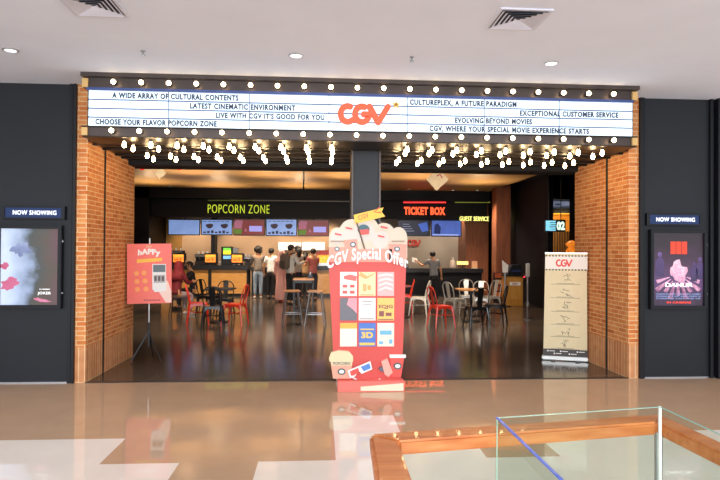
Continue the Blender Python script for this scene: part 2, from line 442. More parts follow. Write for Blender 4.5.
# ------------------------------------------------------------------ MARQUEE
MY = 6.77; XL, XR = -2.672, 3.745
mq = thing('marquee_sign', 'long cinema marquee with white lightbox and bulbs over the entrance', 'sign', (0, MY, 2.83))
def mz(z): return z-2.83+.016
nobj(XL, XR, -.06, .5, mz(3.50), 3.56-2.83, 'top_cap', M['bronze'], mq)
nobj(XL+.01, XR-.01, .02, .5, mz(3.385), mz(3.50), 'upper_fascia', M['bronze'], mq)
nobj(XL+.01, XR-.01, .02, .5, mz(2.845), mz(2.945), 'lower_fascia', M['bronze'], mq)
MB().box(XL, XR, -.02, .5, mz(2.945), mz(2.955)).box(XL, XR, 0, .5, mz(2.835), mz(2.845)).build('lower_trim', M['soffit'], mq)
nobj(XL+.05, XR-.05, -.02, .5, mz(3.355), mz(3.385), 'blue_trim', mat('blue_grey_trim', '44548a', .3, .3), mq)
lx0, lx1, lz0, lz1 = -2.605, 3.69, mz(2.955), mz(3.355)
nobj(lx0-.02, lx1+.02, .03, .45, lz0, lz1, 'lightbox_housing', M['black_trim'], mq)
lb = nobj(lx0, lx1, .01, .03, lz0, lz1, 'lightbox', M['light_white'], mq)
rows = [(lz0+(lz1-lz0)*(3-i)/4, lz0+(lz1-lz0)*(4-i)/4) for i in range(4)]
rl = MB()
for i in range(3): rl.box(lx0, lx1, .002, .01, rows[i][0]-.007, rows[i][0]+.007)
rl.build('letter_rail', M['rail_line'], lb)
sm = MB()
for px in (168.3, 249.4, 329, 407.5, 484.5, 559.5):
    x = at(px, 110, MY).x; sm.box(x-.004, x+.004, .0035, .01, lz0, lz1)
sm.build('panel_seam', M['rail_line'], lb)
LINES = [(0, 112, 238.5, 'A WIDE ARRAY OF CULTURAL CONTENTS'), (1, 190, 295.5, 'LATEST CINEMATIC ENVIRONMENT'),
         (2, 216, 324.5, "LIVE WITH CGV IT'S GOOD FOR YOU"), (3, 95.5, 217, 'CHOOSE YOUR FLAVOR POPCORN ZONE'),
         (0, 409.8, 516.5, 'CULTUREPLEX, A FUTURE PARADIGM'), (1, 519.8, 618.5, 'EXCEPTIONAL CUSTOMER SERVICE'),
         (2, 455, 532, 'EVOLVING BEYOND MOVIES'), (3, 429.5, 589, 'CGV, WHERE YOUR SPECIAL MOVIE EXPERIENCE STARTS')]
for r_, a, b, s in LINES:
    z0, z1 = rows[r_]; pad = .017
    low = .012 if ',' in s else 0
    text_mb(s, at(a, 110, MY).x, at(b, 110, MY).x, z0+pad-low, z1-pad, .0, .004, .042, space=1.14).build('letter_row', M['ink'], lb)
lg = logo_mb(at(338, 115, MY).x, at(390.5, 115, MY).x, at(364, 125.5, MY).z-2.83, at(364, 104, MY).z-2.83, -.004, .03)
lg.build('logo', M['orange'], lb)
st = MB(); sx, szz = at(396, 105, MY).x, at(396, 105, MY).z-2.83
for k in range(5):
    a = R(90+72*k); st.prism([(sx+.055*math.cos(a), szz+.055*math.sin(a)), (sx+.016*math.cos(a+1), szz+.016*math.sin(a+1)), (sx, szz), (sx+.016*math.cos(a-1), szz+.016*math.sin(a-1))], -.02, 0)
st.build('logo_star', M['yellow'], lb)
# end returns
for x0, x1 in ((XL-.004, XL+.06), (XR-.06, XR+.004)):
    MB().box(x0, x1, -.004, .5, mz(3.39), mz(3.49)).build('upper_end_cap', M['end_cap'], mq)
    MB().box(x0, x1, -.006, .5, mz(2.85), mz(2.94)).build('lower_end_cap', M['end_cap'], mq)
# soffit
cp = thing('entrance_canopy', 'bronze underside of the entrance canopy studded with rows of lit bulbs', 'canopy', (0, MY, 2.83))
sf = MB(); sf.box(-2.79, 3.9, .5, 2.3, mz(2.87), mz(2.92));
for y in (.62, .95, 1.40, 1.65): sf.box(-2.79, 3.9, y, y+.04, mz(2.845), mz(2.87))
sf.build('soffit', M['soffit'], cp)
nobj(-2.785, 3.895, 1.95, 2.2, mz(2.80), mz(2.88), 'rear_beam', M['dark'], cp)
# bulbs
def bulbs(parent, spots, round_):
    proto = None
    for loc in spots:
        if proto is None:
            if round_:
                proto = MB().ball((0, 0, 0), .027, u=14, v=10).build('bulb', M['bulb'], parent, smooth=True)
                MB().lathe([(.02, 0), (.02, .035), (.026, .04), (.026, .075)], 10, (0, .02, 0), 'y').build('socket', M['bronze'], proto)
            else:
                proto = MB().lathe([(.004, -.042), (.015, -.037), (.022, -.025), (.023, -.012), (.019, .008), (.014, .026), (.012, .03)], 12).build('bulb', M['canopy_bulb'], parent, smooth=True)
                MB().lathe([(.014, .028), (.016, .03), (.016, .055), (.022, .06), (.022, .085)], 10).build('socket', M['bronze'], proto)
            o = proto
        else: o = copy_tree(proto, parent)
        o.location = loc
bulbs(mq, [(-2.317 + (3.43+2.317)*i/19, -.055, 3.458-2.83) for i in range(20)] + [(-2.333 + (3.433+2.333)*i/19, -.055, 2.914-2.83) for i in range(20)], True)
cs = []
for k, (y, z) in enumerate(((6.868, 2.792), (7.09, 2.785), (7.65, 2.79), (7.93, 2.79))):
    for i in range(20):
        x = -2.24 + (3.365+2.24)*i/19 if k == 0 else -2.21 + (3.355+2.21)*i/19
        if not ((.2 if k < 2 else .3) < x < .86): cs.append((x, y-MY, z-2.83))
bulbs(cp, cs, False)

# ------------------------------------------------------------------ POSTERS
def now_showing(px0, py0, px1, py1, side):
    a = at(px0, py0, FY-.06); b = at(px1, py1, FY-.06)
    x0, x1, z1, z0 = a.x, b.x, (a.z), (b.z); z1 = max(a.z, z1); w = x1-x0
    zc = (a.z+b.z)/2; h = .155
    t = thing('now_showing_sign', f'small lit sign reading NOW SHOWING above the {side} poster', 'sign', (x0, FY, zc-h/2))
    MB().box(0, w, -.06, 0, 0, .02).box(0, w, -.06, 0, h-.02, h).box(0, .04, -.06, 0, .02, h-.02).box(w-.04, w, -.06, 0, .02, h-.02).build('frame', M['black_trim'], t)
    p = nobj(.04, w-.04, -.045, -.0, .02, h-.02, 'lit_panel', glow('sign_navy', '24304f', .6), t)
    text_mb('NOW SHOWING', .13, w-.10, .052, h-.052, -.046, .004, .0, space=1.12).build('lettering', glow('sign_white', 'f2f5ff', 1.1), p)
    return t
now_showing(1, 205.5, 64.5, 219.5, 'left'); now_showing(647, 213.5, 703, 225.5, 'right')
def poster_case(x0, x1, z0, z1, label):
    t = thing('poster_case', label, 'poster', (x0, FY, z0)); w, h = x1-x0, z1-z0
    MB().box(0, w, -.07, 0, 0, .045).box(0, w, -.07, 0, h-.04, h).box(0, .045, -.07, 0, .045, h-.04).box(w-.045, w, -.07, 0, .045, h-.04).build('frame', M['black_trim'], t, bevel=.006)
    MB().box(w, w+.012, -.05, -.02, h*.18, h*.2).box(w, w+.012, -.05, -.02, h*.8, h*.82).build('hinge', M['steel'], t)
    return t, w, h
t, w, h = poster_case(-3.80, -3.055, .885, 1.87, 'backlit film poster of abstract pale and magenta smears on the left wall')
ps = nobj(.045, w-.045, -.045, -.005, .045, h-.04, 'poster', rampmat('poster_left_art', [(.0, 'c4cbdc'), (.28, 'a9b6cc'), (.46, '7c8aa4'), (.56, '3a3e3c'), (.72, '473c34'), (1, '5c3644')], 0, 1.05, -.14, .3, .5, 3.2), t)
def blob(cx, cz, rx, rz, n=18, wob=.15, seed=1, rot=0):
    rr = random.Random(seed); out = []
    for k in range(n):
        a = 2*PI*k/n; q = 1+wob*(rr.random()-.5)*2
        x, z = rx*q*math.cos(a), rz*q*math.sin(a)
        out.append((cx+x*math.cos(rot)-z*math.sin(rot), cz+x*math.sin(rot)+z*math.cos(rot)))
    return out
sm_ = MB(); MG = rampmat('magenta_print', [(0, '94304f'), (.6, 'b05a7a'), (1, 'c898ac')], 0, .8, 0, .35, .6, 9)
for bl_ in (blob(.15, .30, .10, .07, wob=.3, seed=3, rot=.35), blob(.09, .50, .045, .04, wob=.3, seed=5), blob(.52, .10, .10, .02, wob=.3, seed=8, rot=-.2)): MB().prism(bl_, -.046, -.045).build('magenta_smear', MG, ps)
MB().prism(blob(.26, .70, .10, .075, wob=.4, seed=11, rot=.2), -.046, -.045).build('blue_smear', rampmat('blue_print', [(0, '3c4468'), (.5, '6a7496'), (1, 'a8b2c8')], 2, 1.6, -1.0, .35, .7, 12), ps)
text_mb('JOKER', .47, .62, .16, .20, -.045, .002, .0, space=1.1).build('title', glow('poster_white', 'f0f0f0', .9), ps)
text_mb('IN CINEMAS', .49, .61, .225, .236, -.045, .002, .02).build('tagline', glow('poster_white2', 'e0e0e0', .8), ps)
t, w, h = poster_case(4.155, 4.90, .875, 1.885, 'backlit film poster in purple and red on the right wall')
ps = nobj(.045, w-.045, -.045, -.005, .045, h-.04, 'poster', rampmat('poster_right_art', [(0, '20141f'), (.35, '4a3258'), (.55, '3a2238'), (.75, '241420'), (1, '1c1016')], 2, 1.0, -.2, .5, .35, 6), t)
cu_ = MB()
for x in (.27, .345, .42): cu_.box(x, x+.068, -.047, -.045, .70, .86)
cu_.build('red_window', glow('red_print', 'c04434', .5), ps)
ry = MB()
for k in range(9):
    a = R(200+k*17.5); r1, r2 = .12, .30+.06*(k % 2)
    ry.prism([(.37+r1*math.cos(a-.05), .44+r1*math.sin(a-.05)*.8), (.37+r2*math.cos(a-.09), .44+r2*math.sin(a-.09)*.9), (.37+r2*math.cos(a+.09), .44+r2*math.sin(a+.09)*.9), (.37+r1*math.cos(a+.05), .44+r1*math.sin(a+.05)*.8)], -.047, -.045)
ry.prism(blob(.37, .48, .10, .13, wob=.3, seed=2), -.0475, -.045)
ry.build('pink_rays', rampmat('pink_print', [(0, '3a2036'), (.45, '7a4868'), (.7, 'c08aa4'), (1, 'e0b8c0')], 2, 1, -.1, .4, .8, 22), ps)
PUR = rampmat('purple_print', [(0, '1e1630'), (.6, '43305c'), (1, '7a5c98')], 2, 1.4, -.5, .4, .5, 14)
for x, z, s_ in ((.13, .6, 1), (.58, .5, .8), (.66, .55, .9)):
    fg = MB()
    fg.prism([(x-.05*s_, z-.18*s_), (x+.05*s_, z-.18*s_), (x+.06*s_, z), (x+.03*s_, z+.05*s_), (x-.03*s_, z+.05*s_), (x-.06*s_, z)], -.0472, -.045)
    fg.prism(blob(x, z+.09*s_, .028*s_, .036*s_, wob=.05, seed=4), -.0472, -.045)
    fg.build('purple_figure', PUR, ps)
text_mb('DANUR', .20, .56, .285, .335, -.0485, .002, .02).build('title', glow('title_white', 'f2ecf2', .9), ps)
tl = MB()
for i in range(3): text_mb('STARRING CAST AND CREW NAMES'[:28-i*4], .08, w-.08, .185-i*.028, .203-i*.028, -.0475, .001, .01, mb=tl)
tl.build('credits', glow('credit_blue', '8094c0', .5), ps)
text_mb('IN CINEMAS', .22, .54, .075, .1, -.0475, .001, .03).build('release_line', glow('release_red', 'e04a3a', .6), ps)

# ------------------------------------------------------------------ POPCORN STANDEE
SY = 6.8
so = at(368.5, 389, SY); so.z = 0
sd = thing('popcorn_bucket_standee', 'tall coral popcorn-bucket standee with white Special Offer lettering in front of the pillar', 'standee', (so.x, SY, 0))
def S(px, py): p = at(px, py, SY-.03); return (p.x-so.x, p.z)
def SP(*pts): return [S(*p) for p in pts]
MB().prism(SP((328.5, 258), (406.5, 258), (403, 350), (400.5, 384), (338, 384), (333, 350)), -.02, .02).build('bucket_board', M['coral'], sd)
stp = MB()
for k in range(5):
    u = k/4; stp.prism(SP((331+u*64, 258), (337+u*64+1, 258), (338+u*60, 272), (334+u*60, 272)), -.024, -.02)
MB().box(-.36, .36, .02, .3, 0, .06).prism([(-.03, .06), (.03, .06), (.03, 1.4), (-.03, 1.4)], .02, .05).build('support_foot', M['white'], sd)
M['flake'] = mat('flake_cream', 'd6cabf', .6)
pop = MB()
for cx, cy, rx, ry_, d in ((337.5, 238, 8.5, 10.5, .028), (352, 233, 13, 14, .024), (367, 230, 12, 13, .032), (384, 234, 11, 11, .026), (398.5, 238, 8.8, 11, .03)):
    pts = [S(cx+rx*math.cos(R(a)), cy-ry_*math.sin(R(a))) for a in range(0, 181, 15)]
    pts += SP((cx-rx, 258), (cx+rx, 258))
    pop.prism(pts, -d, .02)
pop.build('popcorn_top', mat('popcorn_cream', 'd8c8b2', .6, var=.03), sd)
for n_, (cx, cy, rr_) in enumerate(((364, 231.5, 10.5), (380.5, 240, 8.5), (350, 236, 8), (337.5, 237.5, 7))):
    c = S(cx, cy); k_ = rr_/86
    MB().prism([(c[0]+k_*math.cos(R(a)), c[1]+k_*math.sin(R(a))) for a in range(0, 360, 15)], -.0335-.0012*n_, -.02).build('popcorn_flake', M['flake'], sd)
pr = MB()
for q in (((329, 247), (347, 247), (347, 262), (329, 262)), ((344, 240), (357, 239), (359, 262), (346, 262)), ((357, 249), (392, 249), (392, 262), (357, 262)), ((389, 244), (406.5, 244), (406.5, 262), (389, 262))):
    k_ = S(*q[0])[0]; MB().prism(SP(*q), -.039-.0008*(q[0][0] % 4), -.02).build('paper_cup', M['coral_light'], sd)
BM = [mat('badge_teal', '39606a', .5), mat('badge_white', 'd4dcd4', .5), mat('badge_red', 'd8524a', .5), mat('tan_strip', 'a98f78', .6)]
for i, (cx, cy, rx, ry_) in enumerate(((363.5, 229.5, 6, 5), (337, 249, 2.6, 2.3), (353, 244.5, 3, 2.8), (397, 249, 3, 2.5))):
    ba = MB(); ba.prism([S(cx+rx*math.cos(R(a)), cy-ry_*math.sin(R(a))) for a in range(0, 360, 24)], -.044, -.03)
    if i: ba.mi = 1; ba.prism([S(cx+rx*.6*math.cos(R(a)), cy-ry_*.6*math.sin(R(a))) for a in range(0, 360, 30)], -.046, -.03)
    else: ba.mi = 2; ba.prism(SP((358.5, 230), (368.5, 229), (369, 234), (361, 235)), -.046, -.03)
    ba.build('round_sticker', BM, sd)
for cx, cy in ((338, 234), (349, 228), (381, 236), (384, 227)):
    MB().prism(SP((cx-3.4, cy-1.2), (cx+3.2, cy+.2), (cx+3.6, cy+1.8), (cx-3, cy+.6)), -.044, -.02).build('red_sticker', BM[2], sd)
for cx, w_ in ((337.5, 7), (398, 6.5)): MB().prism(SP((cx-w_, 240.6), (cx+w_, 240.6), (cx+w_, 242), (cx-w_, 242)), -.044, -.02).build('tan_strip', BM[3], sd)
gl_, gr_ = S(327, 262), S(408, 262)
mid = (gl_[0]+gr_[0])/2; hw = (gr_[0]-gl_[0])/2
def wv(x, z):
    u = (x-mid)/hw; return x, z - .115*u*u + .004*math.sin(u*9)
zz0, zz1 = S(368, 260)[1], S(368, 247.5)[1]
text_mb('CGV Special Offer', gl_[0], gr_[0], zz0-.035, zz1+.005, -.03, .03, .03, wv, space=1.1).build('lettering', M['white'], sd)
cols = [(340, 357), (358.7, 375.7), (377.3, 394.2)]; rws = [(272, 296), (298, 320.5), (323, 346.5)]
PC = ['f2e6dc', 'f1d6a6', 'eab0ac', '6d6b72', 'f3e4e0', 'eec169', 'f0e3d2', '4d76c4', 'f2dccb']
leaf = []
for j, (ya, yb) in enumerate(rws):
    for i, (xa, xb) in enumerate(cols):
        a, b = S(xa, yb), S(xb, ya); k = j*3+i
        pm = MB().box(a[0], b[0], -.028, -.02, a[1], b[1]).build('mini_poster', mat('mini_poster_%d' % k, PC[k], .5, var=.05, vscale=25), sd)
        x0, z0, W_, H_ = a[0], a[1], b[0]-a[0], b[1]-a[1]
        d = MB(); Y0, Y1 = -.0295, -.028
        def bx_(u0, v0, u1, v1): d.box(x0+u0*W_, x0+u1*W_, Y0, Y1, z0+v0*H_, z0+v1*H_)
        if k == 0:
            MB().prism([(x0+u*W_, z0+v*H_) for u, v in ((.25, .7), (.95, .62), (1, .82), (.6, .9), (.2, .82))], Y0, Y1).build('red_ribbon_print', mat('ribbon_print', 'd86a62', .5), pm)
            for u in (.15, .58):
                for v in (.1, .35): bx_(u, v, u+.28, v+.12)
            for a_, b_ in ((.2, .3), (.2, .55)): pass
            d.box(x0+.05*W_, x0+.95*W_, Y0+.0004, Y1, z0+.28*H_, z0+.30*H_)
            c_ = 'cf5a54'
        elif k == 1: bx_(.25, .2, .45, .5); bx_(.52, .25, .72, .45); d.prism([(x0+u*W_, z0+v*H_) for u, v in ((0, .85), (.4, .7), (.8, .85), (1, .98), (.5, .82), (.1, 1))], Y0, Y1); bx_(.1, .03, .9, .07); c_ = 'd8a866'
        elif k == 2:
            for q in range(4): d.prism([(x0+u*W_, z0+v*H_) for u, v in ((.05, .2+q*.2), (.5, .32+q*.18), (.95, .22+q*.2), (.9, .3+q*.2), (.5, .4+q*.18), (.1, .27+q*.2))], Y0, Y1)
            c_ = 'f7dcd6'
        elif k == 3: d.prism([(x0+u*W_, z0+v*H_) for u, v in ((.5, 1), (1, 1), (1, .3), (.75, .5), (.4, .7))], Y0, Y1); c_ = 'ef9aa4'
        elif k == 4:
            bx_(.08, .05, .92, .1); bx_(.2, .82, .8, .86); bx_(.25, .7, .75, .73); c_ = 'a09890'
        elif k == 5:
            text_mb('EQJG', x0+.08*W_, x0+.92*W_, z0+.5*H_, z0+.7*H_, Y1, .0015, .03, mb=d); bx_(.1, .18, .4, .42); bx_(.5, .2, .85, .35); bx_(.05, .03, .95, .07); c_ = '8a5048'
        elif k == 6: bx_(0, .76, 1, 1); c_ = 'f2b04c'
        elif k == 7: text_mb('3D', x0+.15*W_, x0+.85*W_, z0+.35*H_, z0+.62*H_, Y1, .0015, .05, mb=d); bx_(.1, .7, .9, .76); bx_(.05, .05, .95, .16); c_ = 'e9c05a'
        else: bx_(.15, .5, .85, .68); bx_(.1, .1, .35, .22); bx_(.7, .12, .9, .3); c_ = '6fb3cf'
        d.build('print', mat('print_%d' % k, c_, .5), pm)
bkt = MB(); bkt.prism(SP((330.5, 361), (352.5, 361), (350, 378), (333, 378)), -.06, -.02); bkt.build('small_popcorn_box', mat('salmon', 'f2a48c', .55), sd)
bt = MB(); bt.prism(SP((329, 358), (331, 352), (339, 350), (349, 351), (353, 356), (353, 361), (329.5, 361)), -.066, -.02); bt.prism(SP((331, 361), (352, 361), (351.8, 365), (331.5, 365)), -.063, -.02)
bt.build('popcorn_heap', M['cream'], sd)
text_mb('POPCORN', S(333, 362)[0], S(350, 362)[0], S(333, 364.5)[1], S(333, 361.5)[1], -.063, .002, .02).build('box_lettering', mat('grey_ink', '6d6a66', .6), sd)
BDM = [mat('badge_dark', '405a5c', .5), M['white']]
for cx, cy in ((341.5, 371), (397.3, 365.5)):
    bd = MB()
    bd.prism([S(cx+4*math.cos(R(a)), cy-3.2*math.sin(R(a))) for a in range(0, 360, 20)], -.066, -.02)
    bd.mi = 1; bd.prism([S(cx+2.6*math.cos(R(a)), cy-1.9*math.sin(R(a))) for a in range(0, 360, 24)], -.068, -.02)
    bd.build('round_badge', BDM, sd)
g3 = MB(); g3.prism(SP((347.5, 370), (370, 360.5), (372, 368.5), (361.5, 373), (358, 369.5), (355, 375.5), (350, 377.5)), -.075, -.06); g3.build('glasses_frame', M['white'], sd)
MB().prism(SP((349.5, 370.5), (358, 367), (359, 370.5), (354, 374.5), (351, 375)), -.078, -.06).build('red_lens', mat('lens_red', 'e05048', .3), sd)
MB().prism(SP((360.5, 366), (369, 362.5), (370.5, 367.5), (363.5, 370.5)), -.078, -.06).build('blue_lens', mat('lens_blue', '4d7ec8', .3), sd)
tk = MB(); tk.prism(SP((381, 361), (387, 358), (392.5, 372), (388, 376.5), (384.5, 374)), -.06, -.02); tk.build('ticket', mat('ticket_pink', 'f0a898', .5), sd)
MB().prism(SP((378.5, 368), (384, 365.5), (386, 372.5), (380, 370.5)), -.055, -.02).build('clapper', mat('clapper_grey', '5a6470', .5), sd)
MB().prism(SP((390, 357), (404, 357), (401, 376), (391.5, 377)), -.05, -.02).build('drink_cup', mat('cup_red', 'e8534a', .5), sd)
MB().prism(SP((389.5, 354.5), (405.5, 354.5), (405.5, 357.5), (389.5, 357.5)), -.055, -.02).build('cup_lid', M['white'], sd)
MB().box(-.36, .40, -.14, .02, 0, .12).build('base_box', mat('base_coral', 'f07468', .45), sd, bevel=.008)
MB().prism(SP((360, 384.5), (402, 381), (402.3, 388.5), (360, 388.5)), -.143, -.14).build('base_stripe', mat('base_cream', 'f2dcc0', .5), sd)
cb = MB(); ribbon(cb, [S(352, 377), S(356, 379), S(360, 383), S(370, 382.5), S(380, 379)], .012, -.05, -.02); cb.build('white_cord', M['white'], sd)
fs = MB(); fs.tube([Vector((S(356.5, 224)[0], -.045, S(0+356.5, 222)[1])), Vector((S(364.5, 249)[0], -.045, S(364.5, 249)[1]))], .008); fs.build('flag_stick', mat('stick_brown', '6b4f3c', .5), sd)
MB().prism(SP((353.5, 215), (383.5, 207.5), (381.5, 212), (385, 216.5), (355, 224)), -.05, -.04).build('flag', M['yellow'], sd)
fm = MB(); a0, b0 = S(358, 219), S(369, 215.5)
ang = math.atan2(b0[1]-a0[1], b0[0]-a0[0])
def rotw(x, z): return a0[0]+(x)*math.cos(ang)-z*math.sin(ang), a0[1]+x*math.sin(ang)+z*math.cos(ang)
text_mb('CGV', 0, .13, -.02, .035, -.05, .002, .03, rotw, fm)
fm.build('flag_lettering', mat('flag_ink', 'd8783c', .5), sd)
fm = MB(); ribbon(fm, [rotw(.27, .05), rotw(.20, .02), rotw(.27, -.01)], .014, -.052, -.05); fm.build('flag_arrow', mat('arrow_ink', 'e0502e', .5), sd)

# ------------------------------------------------------------------ APP BOARD ON TRIPOD
ay = 8.65; hb = at(148.5, 363, ay)
ap = thing('app_signboard', 'coral app advertisement board on a thin tripod beside the left brick jamb', 'sign stand', (hb.x, ay, 0))
def A(px, py): p = at(px, py, ay-.03); return (p.x-hb.x, p.z)
def AP(*pts): return [A(*p) for p in pts]
bo = MB().prism(AP((127, 244), (171.5, 243.5), (171.5, 303), (127, 304)), -.03, -.005).build('board', mat('app_coral', 'f0766c', .5, var=.02), ap)
zt, zb = A(140, 250)[1], A(140, 257.5)[1]
def wa(x, z): return x, z+.02*math.sin((x-A(137, 250)[0])/(A(161, 250)[0]-A(137, 250)[0])*PI)
text_mb('hAPPy', A(138, 250)[0], A(160.5, 250)[0], zb, zt, -.03, .006, .05, wa).build('title', M['white'], bo)
text_mb('CGV', A(146, 246)[0], A(152, 246)[0], A(140, 247.5)[1], A(140, 245.5)[1], -.03, .003, .03).build('small_logo', M['cream'], bo)
MB().prism(AP((137, 259.5), (162, 257.8), (162, 261), (137, 263)), -.034, -.03).build('yellow_band', M['yellow'], bo)
for cx, cy in ((136.5, 273.5), (144, 273), (137, 281.5), (145, 281), (137.5, 289.5), (146, 289)):
    ci = MB(); c = A(cx, cy); ci.prism([(c[0]+.034*math.cos(R(a)), c[1]+.034*math.sin(R(a))) for a in range(0, 360, 24)], -.034, -.03); ci.build('round_icon', mat('icon_orange', 'f4a84e', .5), bo)
    MB().prism([(c[0]+.015*math.cos(R(a)), c[1]+.015*math.sin(R(a))) for a in range(0, 360, 45)], -.036, -.034).build('icon_mark', M['coral_light'], bo)
MB().prism(AP((157, 289), (167.5, 280.5), (171.4, 291), (171.4, 302.3), (166, 302.5)), -.034, -.03).build('hand_print', mat('hand_print', 'f3d2c6', .6), bo)
ph = MB(); ph.mi = 0; ph.prism(AP((152.5, 264), (166, 264), (166.5, 291), (155, 292), (152.5, 289)), -.04, -.034)
ph.mi = 1; ph.prism(AP((153.3, 264.8), (165.4, 264.8), (165.5, 272), (153.4, 272)), -.042, -.034)
ph.mi = 2; ph.prism(AP((153.8, 275), (165.3, 274.6), (165.5, 282.5), (154, 283)), -.042, -.034)
ph.mi = 3
for k in range(3): ph.prism(AP((154.5+3.7*k, 276), (157+3.7*k, 276), (157+3.7*k, 281), (154.5+3.7*k, 281)), -.043, -.034)
ph.build('phone_print', [mat('phone_white', 'e6e6e6', .5), mat('phone_header', '5d6f76', .5), mat('phone_grey', 'aeb0b2', .5), mat('phone_tile', '5e5052', .5)], bo)
bl = MB()
for k in range(8): bl.prism(AP((144+k*2.1, 299.5), (145.4+k*2.1, 299.5), (145.4+k*2.1, 300.7), (144+k*2.1, 300.7)), -.033, -.03)
bl.build('footer_line', mat('footer_ink', '8c4a48', .5), bo)
MB().tube([(0, 0, .2), (0, 0, 1.75)], .012).build('pole', M['steel'], ap)
MB().tube([(0, 0, .2), (0, 0, .55)], .018).build('collar', M['black'], ap)
for k in range(3):
    a = R(90+120*k); MB().tube([(0, 0, .42), (.24*math.cos(a), .24*math.sin(a), .012)], .011).build('leg', M['black'], ap)

# ------------------------------------------------------------------ ROLL-UP BANNER
by = 8.45; b0_ = at(565, 358, by)
bn = thing('rollup_banner', 'cream roll-up banner with red three-letter heading standing against the right brick jamb', 'banner', (b0_.x, by, 0), R(-20))
bw, bh = .61, 1.57
def tilt(z): return (z-.06)*-.028
mb = MB(); mb.prism([(-bw/2, .06), (bw/2, .06), (bw/2+tilt(bh)*.2, bh), (-bw/2+.025, bh)], -.008, 0); bp_ = mb.build('banner_sheet', M['cream'], bn)
nobj(-.28, .305, -.010, -.008, bh-.23, bh-.04, 'heading_panel', mat('heading_white', 'efe6de', .6), bp_)
logo_mb(-.13, .10, bh-.195, bh-.085, -.010, .003, .2).build('heading_logo', mat('logo_red', 'e03a28', .5), bp_)
dsh = MB()
for k in range(13):
    for z in (bh-.035, bh-.24): dsh.box(-.275+k*.045, -.25+k*.045, -.0105, -.008, z-.010, z+.010)
dsh.build('film_dashes', mat('film_black', '3a3836', .6), bp_)
dd = MB()
for i, z in enumerate((1.20, 1.0, .80, .61, .43, .25)):
    rr = random.Random(i)
    for k in range(5):
        c = (rr.uniform(-.05, .05), z+rr.uniform(-.05, .05)); ribbon(dd, [c, (c[0]+rr.uniform(-.04, .04), c[1]+rr.uniform(.01, .04)), (c[0]+rr.uniform(-.02, .05), c[1]+rr.uniform(-.03, .02))], .007, -.010, -.008, 4)
    dd.box(-.20, .20, -.0095, -.008, z-.085, z-.080)
    dd.box(-.12, .12, -.0095, -.008, z-.072, z-.067)
dd.build('doodle_icons', mat('doodle_ink', '6e624c', .6), bp_)
nobj(-.31, .31, -.0105, -.008, .065, .165, 'footer_band', mat('footer_grey', '4a4543', .6), bp_)
fd = MB()
for x, z in ((-.24, .135), (-.06, .135), (.17, .135), (-.15, .10), (.06, .10)):
    fd.prism([(x+.012*math.cos(R(a)), z+.012*math.sin(R(a))) for a in range(0, 360, 40)], -.012, -.0105); fd.box(x+.02, x+.10, -.0115, -.0105, z-.005, z+.005)
fd.build('footer_dots', M['white'], bp_)
MB().box(-.325, .315, -.06, .06, .012, .065).build('cassette', M['silver_paint'], bn, bevel=.012)
MB().box(-.2, -.14, -.12, .12, 0, .014).box(.14, .2, -.12, .12, 0, .014).build('foot', M['black'], bn)
MB().tube([(0, .02, .06), (0, .02, bh)], .008).build('support_pole', M['steel'], bn)
MB().box(-bw/2+.02, bw/2, -.014, .006, bh-.005, bh+.015).build('top_bar', M['silver_paint'], bn)

# ------------------------------------------------------------------ CEILING FIXTURES
def vent(cx, cy, label, s=.44):
    t = thing('ceiling_vent', label, 'air vent', (cx, cy, 3.56))
    def fr(a, b, z0, z1):
        q = MB(); q.box(-a, a, -a, -b, z0, z1).box(-a, a, b, a, z0, z1).box(-a, -b, -b, b, z0, z1).box(b, a, -b, b, z0, z1); return q
    fr(s/2, s/2-.025, -.012, 0).build('frame', mat('vent_frame', 'd4d4de', .5), t)
    for k in range(5):
        a = s/2-.03-k*.036; b = a-.03; q = MB()
        o_ = [(-a, -a), (a, -a), (a, a), (-a, a)]; i_ = [(-b, -b), (b, -b), (b, b), (-b, b)]
        for e in range(4):
            f = (e+1) % 4; c = (o_[e], o_[f], i_[f], i_[e])
            v1 = [q.bm.verts.new((x, y, -.018 if j < 2 else -.002)) for j, (x, y) in enumerate(c)]; q._f(v1)
        q.build('louvre', mat('vent_louvre', 'dcdce8', .5), t)
    nobj(-s/2+.02, s/2-.02, -s/2+.02, s/2-.02, -.0015, 0, 'duct_opening', mat('duct_black', '1a1a1e', .8), t)
vent(1.65, 4.86, 'square louvred air vent in the ceiling at upper right')
vent(-1.84, 4.86, 'square louvred air vent in the ceiling at upper left, cut by the frame')
for (x, y), lb_, on in (((-3.074, 6.03), 'leftmost of the three round recessed ceiling downlights', .6), ((-.262, 5.95), 'middle one of the three round recessed ceiling downlights', 1.2), ((2.377, 5.97), 'rightmost of the three round recessed ceiling downlights', 1.2)):
    t = thing('downlight', lb_, 'ceiling light', (x, y, 3.56))
    MB().lathe([(.052, 0), (.075, 0), (.075, -.008), (.06, -.012), (.052, -.006)], 24).build('trim_ring', M['silver_paint'], t)
    MB().lathe([(.001, -.016), (.04, -.015), (.056, -.011), (.056, 0), (.001, 0)], 24).build('lens', glow('downlight_glow', 'f4f4ff', on*1.2), t)
for (x, y), lb_ in (((-1.771, 5.957), 'left one of two small ceiling sprinklers'), ((.908, 5.909), 'right one of two small ceiling sprinklers')):
    t = thing('sprinkler', lb_, 'sprinkler', (x, y, 3.56))
    MB().lathe([(.025, .006), (.025, -.006), (.010, -.01), (.010, -.035)], 12).build('stem', M['steel'], t)
    MB().lathe([(.022, -.045), (.022, -.05), (.001, -.05)], 12).tube([(-.012, 0, -.03), (-.014, 0, -.045)], .003, 6).tube([(.012, 0, -.03), (.014, 0, -.045)], .003, 6).build('deflector', M['steel'], t)

